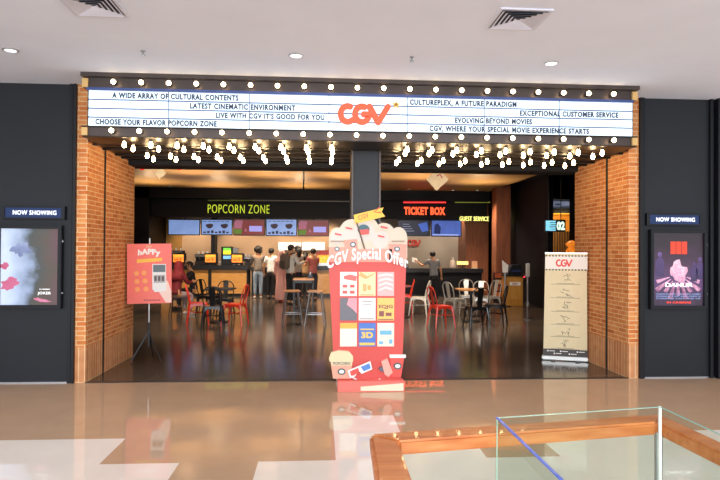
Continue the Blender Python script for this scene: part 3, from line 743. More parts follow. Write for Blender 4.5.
# ------------------------------------------------------------------ HANDRAIL + GLASS CASE
zr = .95
def ext(p, q, Y):
    k = (Y-p.y)/(q.y-p.y); return p+(q-p)*k
oA, oB = fl(369.5, 433.5, zr), fl(654, 414.5, zr); iA, iB = fl(399, 441, zr), fl(657, 422, zr)
oL = ext(oA, fl(376, 480, zr), 1.0); iL = ext(iA, fl(413, 480, zr), 1.0)
dirR = (fl(720, 452, zr)-iB); iR = iB+dirR*2.2; wdt = .075
nr = Vector((-dirR.y, dirR.x, 0)).normalized()
if nr.x < 0: nr = -nr
oR = iR+nr*wdt
oB = fl(660, 414.0, zr)
hr = thing('handrail', 'orange-brown wooden handrail around the glass case at lower right', 'handrail', (0, 0, 0))
pl = [(p.x, p.y) for p in (oL, oA, oB, oR, iR, iB, iA, iL)]
MB().slab([pl[0], pl[1], pl[6], pl[7]], .90, zr).build('left_rail', M['rail_wood'], hr, bevel=.012)
MB().slab([pl[1], pl[2], pl[5], pl[6]], .90, zr).build('far_rail', M['rail_wood'], hr, bevel=.008)
MB().slab([pl[2], pl[3], pl[4], pl[5]], .90, zr).build('right_rail', M['rail_wood'], hr, bevel=.008)
def mid2(a, b): return (Vector(a)+Vector(b))/2
cl = [mid2(pl[0], pl[7]), mid2(pl[1], pl[6]), mid2(pl[2], pl[5]), mid2(pl[3], pl[4])]
for a, b in zip(cl[:-1], cl[1:]):
    d = (b-a).normalized(); n_ = Vector((-d.y, d.x))*.006
    MB().slab([tuple(a+n_), tuple(b+n_), tuple(b-n_), tuple(a-n_)], 0, .90).build('glass_panel', M['glass'], hr)
for p in cl: MB().tube([(p.x, p.y, 0), (p.x, p.y, .905)], .015, 10).build('post', M['steel'], hr)
gz = 1.08
gA, gB = fl(497, 418, gz), fl(660, 407, gz); gL = Vector((gA.x-.003, .95, gz)); gR = Vector((gB.x, .95, gz))
gc = thing('glass_case', 'frameless glass display case inside the wooden handrail at lower right', 'display case', (0, 0, 0))
def pane(a, b, name):
    d = Vector((b.x-a.x, b.y-a.y)).normalized(); n_ = Vector((-d.y, d.x))*.004
    p = [Vector((a.x, a.y))+n_, Vector((b.x, b.y))+n_, Vector((b.x, b.y))-n_, Vector((a.x, a.y))-n_]
    o = MB().slab([tuple(q) for q in p], .30, gz).build(name, M['glass'], gc)
    return [tuple(q) for q in p]
e1 = pane(gL, gA, 'side_pane'); e2 = pane(gA, gB, 'back_pane'); e3 = pane(gB, gR, 'side_pane')
MB().slab(e1, gz, gz+.003).build('top_edge', M['blue_reflection'], gc)['label'] = 'glass edge with a painted blue reflection'
MB().slab(e2, gz, gz+.0012).build('top_edge', M['glass_edge'], gc); MB().slab(e3, gz, gz+.0012).build('top_edge', M['glass_edge'], gc)
MB().box(gB.x-.004, gB.x+.003, gB.y-.004, gB.y+.004, .30, gz+.002).build('corner_strip', M['white'], gc)
MB().box(gA.x-.0015, gA.x+.0015, gA.y-.0015, gA.y+.0015, .30, gz+.002).build('corner_strip', M['glass_edge'], gc)
MB().slab([(gL.x, .95), (gA.x, gA.y), (gB.x, gB.y), (gR.x, .95)], 0, .30).build('plinth', M['white'], gc)
#PART2

# ------------------------------------------------------------------ LOBBY SIGNS AND SCREENS
def letters(name, label, cat, s, px0, px1, py0, py1, Y, mt, depth=.05, bold=.02, space=1.12):
    a, b = at(px0, (py0+py1)/2, Y), at(px1, (py0+py1)/2, Y)
    h = (py1-py0)*Y/F; z = (a.z+b.z)/2
    o = thing(name, label, cat, ((a.x+b.x)/2, Y, z-h/2))
    W2 = (b.x-a.x)/2
    text_mb(s, -W2, W2, 0, h, 0, depth, bold, space=space).build('letters', mt, o)
    return o, W2, h
letters('letter_sign', 'yellow-green lit letters POPCORN ZONE on the black bulkhead', 'sign', 'POPCORN ZONE', 208, 269.5, 204.8, 213.3, 20.29, glow('neon_lime', 'bcd03a', .62), bold=-.012, space=1.12)
letters('letter_sign', 'red lit letters TICKET BOX on the black bulkhead', 'sign', 'TICKET BOX', 404, 445, 207, 215, 20.29, glow('neon_red', 'ff5a34', 1.2), bold=.04)
letters('letter_sign', 'small pale yellow lit letters GUEST SERVICE at the bulkhead end', 'sign', 'GUEST SERVICE', 459.5, 488.5, 216.5, 221, 20.27, glow('neon_pale', 'f2f08a', 1.0), bold=.0)
a, b = at(452, 219, 20.28), at(490, 219, 20.28)
def neon(name, label, px0, px1, py, mt, Y=19.97):
    a, b = at(px0, py, Y), at(px1, py, Y)
    o = MB().tube([(a.x, Y, a.z), (b.x, Y, b.z)], .022, 8).build(name, mt); tag(o, label, 'neon light'); return o
neon('neon_tube', 'red neon tube above the red ticket letters', 403.5, 446, 202.4, glow('tube_red', 'ff3a3a', 1.1), 20.26)
neon('neon_tube', 'dim yellow-green neon tube to the right of the red neon tube', 455, 490, 202.2, glow('tube_olive', '6d6f2c', .7), 20.26)
neon('neon_tube', 'faint green neon tube above the lime popcorn letters', 208, 252, 200.5, glow('tube_green', '3c4420', .55), 19.985)
M['pic'] = mat('food_picture', '3a2a3c', .5, emit=.25)
def screen(px0, px1, py0, py1, label, kind, Y=20.55):
    a = at(px0, py0, Y); b = at(px1, py1, Y); x0, x1, z1, z0 = a.x, b.x, a.z, b.z
    t = thing('menu_screen', label, 'screen', (x0, Y, z0), 0, 'menu screens under the bulkhead')
    w, h = x1-x0, z1-z0
    MB().box(0, w, 0, .06, 0, h).build('bezel', M['black'], t, bevel=.008)
    MB().tube([(w*.5, .04, h), (w*.5, .04, 2.72-z0+.0)], .02).build('hanger', M['black'], t)
    cset = {'blue': '7f9fdc', 'red': '70282c', 'navy': '1c2238', 'blueb': '4a66bc'}
    p = nobj(.03, w-.03, -.004, 0, .03, h-.03, 'display', mat('display_'+kind, cset[kind], .4, emit=.45, var=.12, vscale=3), t)
    q = MB(); Y0, Y1 = -.007, -.004
    if kind == 'blue':
        q.mi = 0
        if px0 > 190:
            for cx in (.27, .74):
                MB().prism([(w*cx+w*.12*math.cos(R(k)), h*.66+h*.24*math.sin(R(k))) for k in range(180, 361, 20)]+[(w*cx+w*.04, h*.72), (w*cx-w*.04, h*.7)], Y0, Y1).build('food_picture', M['pic'], p)
            for k in range(7): q.box(w*(.08+k*.12), w*(.16+k*.12), Y0, Y1, h*.12, h*(.22+.04*(k % 3)))
            for k in range(6): q.box(w*(.08+k*.14), w*(.18+k*.14), Y0, Y1, h*.84, h*.87)
        else:
            q.box(w*.49, w*.5, Y0, Y1, h*.1, h*.9); q.box(w*.06, w*.94, Y0, Y1, h*.78, h*.8)
            for k in range(6): q.box(w*.08, w*.42, Y0, Y1, h*(.14+k*.1), h*(.16+k*.1)); q.box(w*.55, w*.92, Y0, Y1, h*(.14+k*.1), h*(.16+k*.1))
        q.build('graphics', mat('screen_ink', '30304a' if px0 > 190 else '8099d0', .5, emit=.3), p)
    elif kind == 'red':
        q.box(w*.5, w*.9, Y0, Y1, h*.25, h*.58); q.build('blue_text_block', glow('screen_lilac', '9a9ae0', .6), p)
        q = MB(); q.prism([(w*.02, h*.1), (w*.25, h*.1), (w*.28, h*.38), (w*.02, h*.38)], Y0, Y1); q.build('green_picture', glow('screen_green', '5c7a3a', .55), p)
        q = MB(); q.prism([(w*.02, h*.42), (w*.26, h*.42), (w*.3, h*.9), (w*.1, h*.92), (w*.02, h*.8)], Y0, Y1)
        q.prism([(w*.34, h*.25), (w*.44, h*.25), (w*.38, h*.45)], Y0, Y1); q.build('mauve_picture', glow('screen_mauve', '9a6478', .55), p)
    elif kind == 'navy':
        q.prism([(w*.62, h*.75), (w*.9, h*.88), (w*.95, h*.35), (w*.75, h*.25)], Y0, Y1); q.build('blue_picture', glow('screen_blue', '4862b0', .6), p)
        q = MB()
        for k in range(4): q.box(w*.15, w*(.5-.05*k), Y0, Y1, h*(.3+k*.14), h*(.33+k*.14))
        q.build('text_lines', glow('screen_text', '8890b0', .5), p)
    else:
        q.prism([(w*.1, h*.2), (w*.3, h*.15), (w*.32, h*.55), (w*.22, h*.8), (w*.12, h*.7)], Y0, Y1); q.build('dark_picture', glow('screen_dark', '2a3560', .5), p)
        q = MB(); q.box(w*.05, w*.9, Y0, Y1, h*.08, h*.14); q.build('caption', glow('screen_pale', '9ab0e6', .6), p)
screen(168, 200, 219, 235.3, 'pale blue menu screen at the far left under POPCORN ZONE', 'blue')
screen(201, 232.5, 219, 235.3, 'pale blue menu screen with dark round pictures, second from the left', 'blue')
screen(233.5, 265, 218.7, 235.8, 'dark red menu screen between two pale blue menu screens', 'red')
screen(265.8, 297, 218.7, 236.2, 'pale blue menu screen between two dark red menu screens', 'blue')
screen(298, 329, 219.5, 236.5, 'dark red menu screen left of the popcorn-bucket standee', 'red')
screen(398, 430, 219.8, 236.3, 'dark navy screen below the TICKET BOX letters', 'navy')
screen(431, 461.5, 219.8, 236.8, 'bright blue screen left of the GUEST SERVICE letters', 'blueb')
for px0, px1, lb_ in ((278, 301, 'left one of two white lit panels on the back wall'), (302, 325, 'right one of two white lit panels on the back wall')):
    a, b = at(px0, 242, 22.2), at(px1, 250.5, 22.2)
    t = thing('light_panel', lb_, 'light panel', (a.x, 22.3, b.z)); w, h = b.x-a.x, a.z-b.z
    nobj(0, w, -.08, 0, 0, h, 'housing', M['white'], t); nobj(.03, w-.03, -.085, -.08, .03, h-.03, 'lit_face', mat('panel_face', 'fff0dc', .5, emit=.85, var=.05), t)
    nobj(.03, w-.03, -.088, -.085, h*.4, h*.45, 'shelf_line', mat('line_tan', 'd8bfa4', .6), t)
lgx = at(407.5, 243, 22.08); lgx2 = at(420.5, 243, 22.08)
t = thing('wall_logo', 'red slanted logo letters on the greige ticket wall', 'sign', (lgx.x, 22.1, lgx.z))
logo_mb(0, lgx2.x-lgx.x, -.13, .13, 0, .04, .2).build('letters', mat('logo_wall_red', 'a8301f', .5, emit=.2), t)

# ------------------------------------------------------------------ COUNTERS
def counter(name, label, x0, x1, y0, y1, z, front, top, splits, posts):
    t = thing(name, label, 'counter', (x0, y0, 0)); w, d = x1-x0, y1-y0
    nobj(0, w, .04, d, 0, .1, 'plinth', M['black'], t)
    nobj(0, w, .03, d, .1, z-.12, 'body', M['dark'], t)
    xs = [0]+[s-x0 for s in splits]+[w]
    for a, b in zip(xs[:-1], xs[1:]): nobj(a+.05, b-.05, 0, .03, .1, z-.14, 'front_panel', front, t)
    for s in splits: nobj(s-x0-.05, s-x0+.05, -.03, .04, 0, z-.12, 'post', M['black'], t)
    nobj(-.03, w+.03, -.08, d+.03, z-.14, z, 'worktop', top, t, bevel=.01)
    return t
cy0 = 20.3
xg0, xg1 = at(160, 270, cy0).x, at(248, 270, cy0).x
counter('popcorn_counter', 'long wood-fronted counter with black top at the left, under POPCORN ZONE', xg0, xg1, cy0, 21.0, 1.05, M['wood'], M['black'], [at(210, 270, cy0).x], 1)
counter('popcorn_counter', 'wood-fronted counter with black top just left of the standee', at(313, 270, cy0).x, at(346, 270, cy0).x, cy0, 21.0, 1.05, M['wood'], M['black'], [], 1)
nb = at(249, 270, 20.9).x
counter('service_counter', 'dark service counter behind the queue of people', nb+.1, at(312, 270, 20.9).x-.1, 20.85, 21.4, .98, M['dark'], M['black'], [], 1)
counter('ticket_counter', 'long black ticket counter below the greige wall', at(376, 270, cy0).x, at(482, 270, cy0).x, cy0, 20.88, .98, M['navy'], M['black'], [], 1)

# things on the counters
def pos(px, label, py=262):
    Y = 20.42; a = at(px, py, Y)
    t = thing('counter_display', label, 'display', (a.x, Y, 1.05), 0, 'orange counter displays')
    nobj(-.1, .1, -.06, .08, 0, .02, 'base', M['black'], t); nobj(-.025, .025, -.0, .03, .02, .1, 'stem', M['black'], t)
    MB().box(-.19, .19, -.02, .02, .09, .38).build('bezel', M['black'], t, bevel=.01)
    s_ = nobj(-.175, .175, -.023, -.02, .105, .365, 'screen', mat('screen_orange', 'f5822f', .4, emit=.6, var=.15, vscale=6), t)
    MB().box(-.175, .175, -.025, -.023, .29, .365).build('yellow_header', glow('screen_amber', 'f2a13a', .7), s_)
    MB().box(.06, .09, -.025, -.023, .16, .26).box(-.13, .0, -.025, -.023, .17, .2).build('screen_mark', glow('screen_red', 'b8321e', .6), s_)
    nobj(-.22, .22, .14, .2, .05, .42, 'rear_monitor', M['black'], t)
pos(178.5, 'orange display on the counter, leftmost, just right of the app signboard')
pos(210.5, 'orange display on the counter, middle one, in front of the dark post')
pos(237, 'orange display on the counter, rightmost, beside the coloured kiosk')
def tank(px, w, h, label, name='coffee_machine', Y=20.84):
    a = at(px, 260, Y); t = thing(name, label, 'coffee machine', (a.x, Y, 1.05))
    MB().box(-w/2, w/2, -.15, .15, 0, h*.35).box(-w/2, w/2, .0, .15, h*.35, h*.7).box(-w/2, w/2, -.15, .15, h*.7, h).build('body', mat('machine_dark', '2a2526', .4, .3, var=.1), t, bevel=.01)
    nobj(-w/2+.02, w/2-.02, -.155, -.15, h*.75, h*.95, 'front_plate', M['steel'], t)
    MB().tube([(-w*.2, -.1, h*.7), (-w*.2, -.1, h*.55)], .02).tube([(w*.2, -.1, h*.7), (w*.2, -.1, h*.55)], .02).build('spout', M['chrome'], t)
    q = MB()
    for k in range(3): q.lathe([(.03, h), (.04, h+.09)], 10, (-w*.3+k*w*.3, 0, 0))
    q.build('cup_stack', M['white'], t)
tank(176, .55, .5, 'dark coffee machine left end of the popcorn counter')
tank(203, .5, .38, 'dark boxy machine between the left and middle orange displays')
tank(246, .4, .3, 'dark low machine at the right end of the popcorn counter')
a = at(227.5, 257, 20.82); t = thing('drink_dispenser', 'tall dispenser with green, yellow and blue lit panel on the popcorn counter', 'dispenser', (a.x, 20.82, 1.05))
nobj(-.2, .2, -.1, .15, 0, .64, 'body', M['black'], t, bevel=.01); nobj(.2, .36, -.06, .15, 0, .6, 'side_tank', M['steel'], t)
for z0, z1, c_, n_ in ((.5, .6, '6cc04a', 'green_panel'), (.38, .5, 'f2e23a', 'yellow_panel'), (.22, .33, '6fa8e6', 'blue_panel')):
    nobj(-.13, .13, -.11, -.1, z0, z1, n_, glow('panel_'+n_, c_, .8), t)
# popcorn warmer near the standee, small things at the ticket counter
a = at(324, 262, 20.65); t = thing('popcorn_warmer', 'yellow-lit glass popcorn warmer with red roof on the counter left of the standee', 'popcorn machine', (a.x, 20.65, 1.05))
nobj(-.26, .26, -.2, .2, 0, .1, 'base', M['steel'], t); nobj(-.24, .24, -.18, .18, .1, .38, 'lit_popcorn', mat('popcorn_lit', 'f0b048', .8, emit=.5, var=.3, vscale=30), t)
MB().slab([(-.28, -.22), (.28, -.22), (.28, .22), (-.28, .22)], .38, .46).slab([(-.16, -.12), (.16, -.12), (.16, .12), (-.16, .12)], .46, .54).build('roof', mat('roof_red', 'a82a22', .4), t)
for sx in (-.25, .25): MB().box(sx-.01, sx+.01, -.2, -.18, .1, .38).build('corner_post', M['black'], t)
a = at(452.5, 265, 20.45); t = thing('sanitizer_bottle', 'pale plastic pump bottle on the ticket counter', 'bottle', (a.x, 20.45, .98))
MB().lathe([(.001, 0), (.10, 0), (.11, .06), (.11, .22), (.06, .3), (.03, .32), (.03, .36)], 16).build('body', mat('bottle_pale', 'b8a79c', .3), t, smooth=True); MB().box(-.015, .015, -.08, .02, .36, .39).build('pump', M['white'], t)
a = at(462.5, 265, 20.6); t = thing('counter_light_box', 'amber lit box on a stand on the ticket counter', 'light box', (a.x, 20.6, .98))
nobj(-.08, .08, -.05, .1, 0, .02, 'base', M['black'], t); nobj(-.02, .02, 0, .03, .02, .13, 'stem', M['black'], t); nobj(-.2, .2, -.03, .03, .13, .25, 'lit_face', glow('amber_face', 'f6cf7e', .8), t)
a = at(474.5, 265, 20.45); t = thing('counter_card', 'small peach card holder at the right end of the ticket counter', 'card holder', (a.x, 20.45, .98))
nobj(-.1, .1, -.06, .06, 0, .015, 'foot', M['glass_edge'], t); nobj(-.1, .1, -.008, .008, .015, .26, 'card', mat('peach_card', 'd9a07a', .6, var=.1), t)
a = at(406, 268, 20.5); t = thing('card_terminal', 'small dark payment terminal on the ticket counter right of the standee', 'terminal', (a.x, 20.5, .98))
MB().prism([(-.08, 0), (.08, 0), (.08, .1), (-.08, .16)], -.1, .1).build('body', M['black'], t); nobj(-.06, .06, -.104, -.1, .05, .09, 'keypad', M['steel'], t)
# cups and snack packs along the popcorn counter
for i, (px, c_, lb_) in enumerate(((168, 'e0d8d0', 'white paper cup behind the app signboard on the popcorn counter'), (186.5, 'c8a080', 'tan snack tub right of the leftmost orange display'), (192, 'e6e0d6', 'white paper cup right of the tan snack tub'), (220, 'd8d2cc', 'white paper cup right of the middle orange display'), (244, 'caa884', 'tan snack tub right of the rightmost orange display'), (317, 'e8e2da', 'white paper cup left of the popcorn warmer'))):
    a = at(px, 262, 20.36); o = MB().lathe([(.03, 0), (.045, .12), (.05, .125), (.05, .135), (.001, .14)], 12).build('paper_cup', mat('cup_%d' % i, c_, .6), loc=(a.x, 20.36, 1.05), smooth=True)
    tag(o, lb_, 'cup', 'cups on the popcorn counter')

# ------------------------------------------------------------------ KIOSK, POSTS, ROOM SIGN
ky = 16.9; k0, k1 = at(506, 290, ky), at(523, 290, ky); kw = k1.x-k0.x
t = thing('wooden_podium', 'yellow wood podium with a small white label plate in front of the black wall', 'podium', (k0.x, ky, 0))
MB().box(0, kw, 0, .4, 0, .86).build('body', woodmat('podium_wood', 'a8722c', 'c68d3e', .4, 2), t, bevel=.01)
MB().box(.06, kw-.06, -.012, 0, .2, .8).build('front_panel', woodmat('podium_panel', 'b5803a', 'd09a4c', .4, 2), t)
p = nobj(.1, kw-.08, -.018, -.012, .60, .70, 'label_plate', M['white'], t)
logo_mb(.18, kw-.16, .62, .68, -.018, .003, .2).build('label_logo', mat('label_red', '9a3a34', .5), p)
nobj(-.02, kw+.02, -.03, .42, .86, .9, 'top_board', M['black'], t)
t2 = thing('ticket_printer', 'black sloping machine standing on the wooden podium', 'printer', (k0.x+kw/2, ky+.2, .9))
MB().prism([(-.2, 0), (.22, 0), (.22, .3), (-.05, .3)], -.15, .15).build('body', M['black'], t2, bevel=.01); nobj(-.08, .2, -.154, -.15, .1, .14, 'slot', mat('slot_blue', '2c3c70', .4), t2)
a = at(503.5, 268, ky); t3 = thing('paper_holder', 'white curled leaflets in a holder left of the podium top', 'leaflets', (a.x, ky-.15, 0))
MB().tube([(0, 0, 0), (0, 0, .98)], .02).build('pole', M['steel'], t3); MB().lathe([(.001, 0), (.16, 0), (.16, .02), (.001, .02)], 16).build('base', M['black'], t3)
for k, dx in enumerate((-.05, .0, .05)): MB().prism([(dx-.03, .98), (dx+.03, .98), (dx+.015+.02*k, 1.3-.05*k), (dx-.045, 1.34-.05*k)], -.02+k*.015, -.012+k*.015).build('leaflet', M['white'], t3)
a = at(500, 288, 17.3); t = thing('brochure_rack', 'narrow rack of orange brochures left of the wooden podium', 'rack', (a.x, 17.5, 0))
nobj(-.13, .13, 0, .1, 0, .95, 'back_panel', M['black'], t)
for k in range(4):
    nobj(-.12, .12, -.06, 0, .2+k*.19, .22+k*.19, 'shelf', M['black'], t)
    nobj(-.1, .1, -.04, -.02, .22+k*.19, .36+k*.19, 'brochure', mat('brochure_%d' % k, ['c8702c', '9a4a2a', 'd08a3a', 'b0562c'][k], .5, var=.2, vscale=14), t)
a = at(527.5, 320, 13.46); a = fl(527.5, 320)
t = thing('entrance_gate_post', 'slim silver gate post with a white reader head right of the podium', 'gate post', (a.x, a.y, 0))
MB().tube([(0, 0, 0), (0, 0, 1.05)], .022, 10).build('pole', M['steel'], t); MB().lathe([(.1, 0), (.1, .015), (.03, .03)], 16).build('base', M['steel'], t)
MB().box(-.045, .045, -.03, .03, 1.0, 1.32).build('reader_head', M['silver_paint'], t, bevel=.01); MB().lathe([(.035, .3), (.035, .42)], 12).build('collar', M['steel'], t)
a = at(531.5, 279, 16.2); t = thing('sensor_box', 'small dark wall box with a red light on the black corridor wall', 'sensor', (a.x+.04, 16.2, a.z))
a2 = at(531.5, 279, 16.0)
t.location = (6.25, at(531.5, 279, 17.7).y, a.z)
MB().box(-.03, .006, -.12, .12, -.08, .08).build('case', M['black'], t); MB().box(-.034, -.03, -.07, .07, -.025, .025).build('red_light', glow('red_led', 'ff3048', 1.3), t)
a, b = at(545, 219.5, 15.6), at(565.5, 232, 15.6)
t = thing('room_number_sign', 'lit sign with a green-white 02 hanging in the corridor', 'sign', (a.x, 15.6, b.z)); w, h = b.x-a.x, a.z-b.z
nobj(0, w, 0, .08, 0, h, 'case', M['black'], t)
MB().tube([(w*.2, .04, h), (w*.2, .04, 3.66-b.z)], .012).tube([(w*.8, .04, h), (w*.8, .04, 3.66-b.z)], .012).build('hanger', M['black'], t)
nobj(.02, w*.52, -.006, 0, .03, h-.03, 'blue_panel', mat('sign_cyan', '7cc4dc', .5, emit=.8, var=.25, vscale=9), t)
q = MB()
for k in range(4): q.box(w*(.22 if k % 2 else .3), w*.52, -.009, -.006, h*(.2+k*.18), h*(.25+k*.18))
q.build('dark_lines', M['black'], t)
text_mb('02', w*.57, w*.96, h*.15, h*.85, 0, .01, .04).build('number', glow('number_green', 'd4f5dc', 1.0), t)
a = at(571.5, 250, 11.5); t = thing('amber_figurine', 'orange-lit stand-in figure on a dark stand behind the roll-up banner', 'figure', (a.x, 11.5, 0))  # generic stand-in for an orange-lit mascot figure
nobj(-.12, .12, -.12, .12, 0, 1.5, 'stand', M['black'], t); nobj(-.16, .16, -.16, .16, 1.5, 1.54, 'shelf', mat('amber_shelf', 'd98a2e', .5, emit=.4), t)
MB().lathe([(.10, 1.54), (.11, 1.62), (.06, 1.68), (.09, 1.72), (.12, 1.75), (.03, 1.82)], 14).build('figurine_body', mat('amber_glow', 'e07a1e', .5, emit=.55, var=.4, vscale=14), t, smooth=True)
nobj(-.06, .06, -.125, -.12, 1.38, 1.46, 'plate', mat('amber_plate', 'f0b860', .5, emit=.5), t)
t = thing('ceiling_speaker', 'round dark speaker on the grey corridor ceiling', 'speaker', (6.95, 16.9, 3.0))
MB().lathe([(.07, 0), (.09, 0), (.09, -.02), (.07, -.03)], 20).build('ring', M['dark'], t); MB().lathe([(.001, -.02), (.07, -.02), (.07, 0), (.001, 0)], 20).build('grille', M['black'], t)
# hanging promo cards under the gold ceiling
for px, py, Y, rot, lb_ in ((437, 180, 14.5, .75, 'tilted cream card with red writing hanging under the gold ceiling right of the pillar'), (160, 173.5, 12.5, .75, 'tilted cream card hanging under the gold ceiling at the left')):
    a = at(px, py, Y); t = thing('hanging_card', lb_, 'hanging card', (a.x, Y, a.z)); s_ = .19 if px > 400 else .08
    c_ = math.cos(rot); n_ = math.sin(rot)
    pts = [(x*c_-z*n_, x*n_+z*c_) for x, z in ((-s_, -s_), (s_*1.2, -s_), (s_*1.2, s_), (-s_, s_))]
    MB().prism(pts, -.006, .006).build('card', mat('hang_card', 'dcc8a4', .6, var=.1), t)
    MB().tube([(0, 0, s_), (0, 0, 3.65-a.z)], .004, 6).build('cord', M['black'], t)
    if px > 400:
        q = MB(); ribbon(q, [(.0, .1), (.08, .14), (.12, .06)], .03, -.01, -.006); ribbon(q, [(.06, .2), (.14, .2)], .03, -.01, -.006); q.build('red_print', mat('card_red', 'b0342c', .5), t)
for px, py, lb_ in ((142, 169, 'left one of two tiny red lamps under the canopy edge'), (179, 169, 'right one of two tiny red lamps under the canopy edge')):
    a = at(px, py, 10.5); t = thing('indicator_lamp', lb_, 'lamp', (a.x, 10.5, a.z))
    MB().lathe([(.04, .03), (.04, 0), (.03, -.015), (.001, -.02)], 12).build('lens', glow('red_lamp', 'e0261c', .8), t); MB().tube([(0, 0, .03), (0, 0, 3.66-a.z)], .01, 6).build('stem', M['black'], t)
for i, px in enumerate((158, 181, 404, 430, 447, 471)):
    a = fl(px, 190.8 if px < 300 else 192.6, 3.65); a.y = min(a.y, 19.7)
    t = thing('gold_ceiling_spot', 'small recessed spotlight at the back edge of the gold ceiling, %s' % ['first from the left', 'second from the left', 'third from the left', 'third from the right', 'second from the right', 'last at the right'][i], 'ceiling light', (a.x, 19.6, 3.65))
    MB().lathe([(.05, 0), (.08, 0), (.08, -.02), (.05, -.01)], 16).build('trim_ring', M['silver_paint'], t); MB().lathe([(.001, -.006), (.05, -.006), (.05, 0), (.001, 0)], 16).build('lens', glow('spot_glow', 'ffe6b8', 2.0), t)

# ------------------------------------------------------------------ METAL CAFE CHAIRS
def metal_chair(paint, label):
    t = thing('metal_chair', label, 'chair', (0, 0, 0), 0, 'metal cafe chairs in the lobby')
    q = MB(); s_ = .18
    q.slab([(-s_+.03, -s_), (s_-.03, -s_), (s_, -s_+.03), (s_+.01, s_-.03), (s_-.02, s_), (-s_+.02, s_), (-s_-.01, s_-.03), (-s_, -s_+.03)], .435, .455)
    q.build('seat', paint, t, bevel=.005)
    q = MB()
    def apron(p0, p1):
        p0, p1 = Vector(p0), Vector(p1); n = 8; top = []; bot = []
        for i in range(n+1):
            u = i/n; p = p0.lerp(p1, u); top.append(p+Vector((0, 0, .437))); bot.append(p+Vector((0, 0, .437-.035-.10*(2*u-1)**4)))
        for i in range(n): q._f([q.bm.verts.new(v) for v in (top[i], top[i+1], bot[i+1], bot[i])])
    for a, b in (((-s_, s_, 0), (s_, s_, 0)), ((-s_, -s_, 0), (s_, -s_, 0)), ((-s_, -s_, 0), (-s_, s_, 0)), ((s_, -s_, 0), (s_, s_, 0))): apron(a, b)
    q.build('apron', paint, t)
    for sx in (-1, 1):
        for sy in (-1, 1):
            MB().tube([(sx*.165, sy*.165, .44), (sx*.185, sy*.19, .28), (sx*.215, sy*.225, .0)], [.026, .022, .014], 8).build('leg', paint, t)
    pts = [(-.165, -.165, .44), (-.185, -.20, .60), (-.18, -.235, .74)]
    for k in range(9):
        a = PI-PI*k/8; pts.append((.165*math.cos(a), -.245-.012*math.sin(a), .76+.095*math.sin(a)))
    pts += [(.18, -.235, .74), (.185, -.20, .60), (.165, -.165, .44)]
    MB().tube(pts, .012, 8).build('back_frame', paint, t)
    q = MB(); rows_ = []
    for i in range(7):
        u = i/6; z = .45+u*.39; y = -.168-.085*u; w_ = .05+.012*u
        rows_.append([q.bm.verts.new((x, y+dy, z)) for dy in (0, -.006) for x in (-w_, w_)])
    for a, b in zip(rows_[:-1], rows_[1:]):
        q._f([a[0], a[1], b[1], b[0]]); q._f([a[2], b[2], b[3], a[3]]); q._f([a[0], b[0], b[2], a[2]]); q._f([a[1], a[3], b[3], b[1]])
    q.build('back_splat', paint, t)
    MB().tube([(-.19, -.19, .25), (.19, .19, .25)], .008, 6).tube([(.19, -.19, .25), (-.19, .19, .25)], .008, 6).build('cross_brace', paint, t)
    return t
protos = {}
def chair(kind, px, py, rz, label, dy=0):
    a = fl(px, py)
    if kind not in protos:
        o = protos[kind] = metal_chair(M[kind+'_paint'], label)
    else: o = copy_tree(protos[kind])
    o['label'] = label; o.location = (a.x, a.y+dy, 0); o.rotation_euler = (0, 0, R(rz))
    return o
# rotation 0 faces away from the camera (backrest nearest)
chair('red', 198, 324, -80, 'red metal chair facing right at the left black table')
chair('red', 235, 325, 78, 'red metal chair facing left at the left black table')
chair('black', 213, 328, 5, 'black metal chair with its back to us between the two left red chairs')
chair('black', 224, 318, 180, 'black metal chair facing us on the far side of the left black table')
chair('black', 208.5, 314, -115, 'black metal chair behind the red chair nearest the app signboard')
chair('red', 441, 327, -75, 'red metal chair facing right in front of the right-hand table')
chair('white', 419.5, 315, 68, 'off-white metal chair facing left behind the right red chair')
chair('red', 404, 312, 85, 'red metal chair half hidden behind the standee')
chair('silver', 455, 317.5, -62, 'silver metal chair at the left side of the right-hand table')
chair('silver', 467, 313, 172, 'silver metal chair facing us at the back of the right-hand table, left one')
chair('silver', 481, 316.5, 165, 'silver metal chair facing us behind the front black chair')
chair('silver', 489.5, 314, 118, 'silver metal chair facing left, rightmost at the right-hand table')
chair('black', 476.5, 328.5, 5, 'black metal chair with its back to us, frontmost at the right-hand table')
chair('black', 495, 325, 62, 'black metal chair facing left at the right end of the right-hand table')
def pedestal_table(px, py, s_, top, label, h=.74):
    a = fl(px, py); t = thing('cafe_table', label, 'table', (a.x, a.y, 0), 0, 'square cafe tables')
    MB().box(-s_/2, s_/2, -s_/2, s_/2, h-.03, h).build('tabletop', top, t, bevel=.006)
    MB().lathe([(.03, .02), (.03, h-.03)], 12).build('column', M['black'], t)
    MB().lathe([(.001, .02), (.21, .02), (.21, 0), (.001, 0)], 24).build('base', M['black'], t)
    MB().box(-s_*.4, s_*.4, -.02, .02, h-.05, h-.03).box(-.02, .02, -s_*.4, s_*.4, h-.052, h-.03).build('top_support', M['black'], t)
pedestal_table(220, 322, .62, M['black'], 'square black cafe table among the red and black chairs on the left')
pedestal_table(471, 321.5, .62, M['wood_top'], 'square wood-edged cafe table among silver and black chairs on the right')
pedestal_table(401.5, 317, .45, mat('maroon_top', '8a2f2a', .35), 'small maroon cafe table half hidden behind the standee', .76)
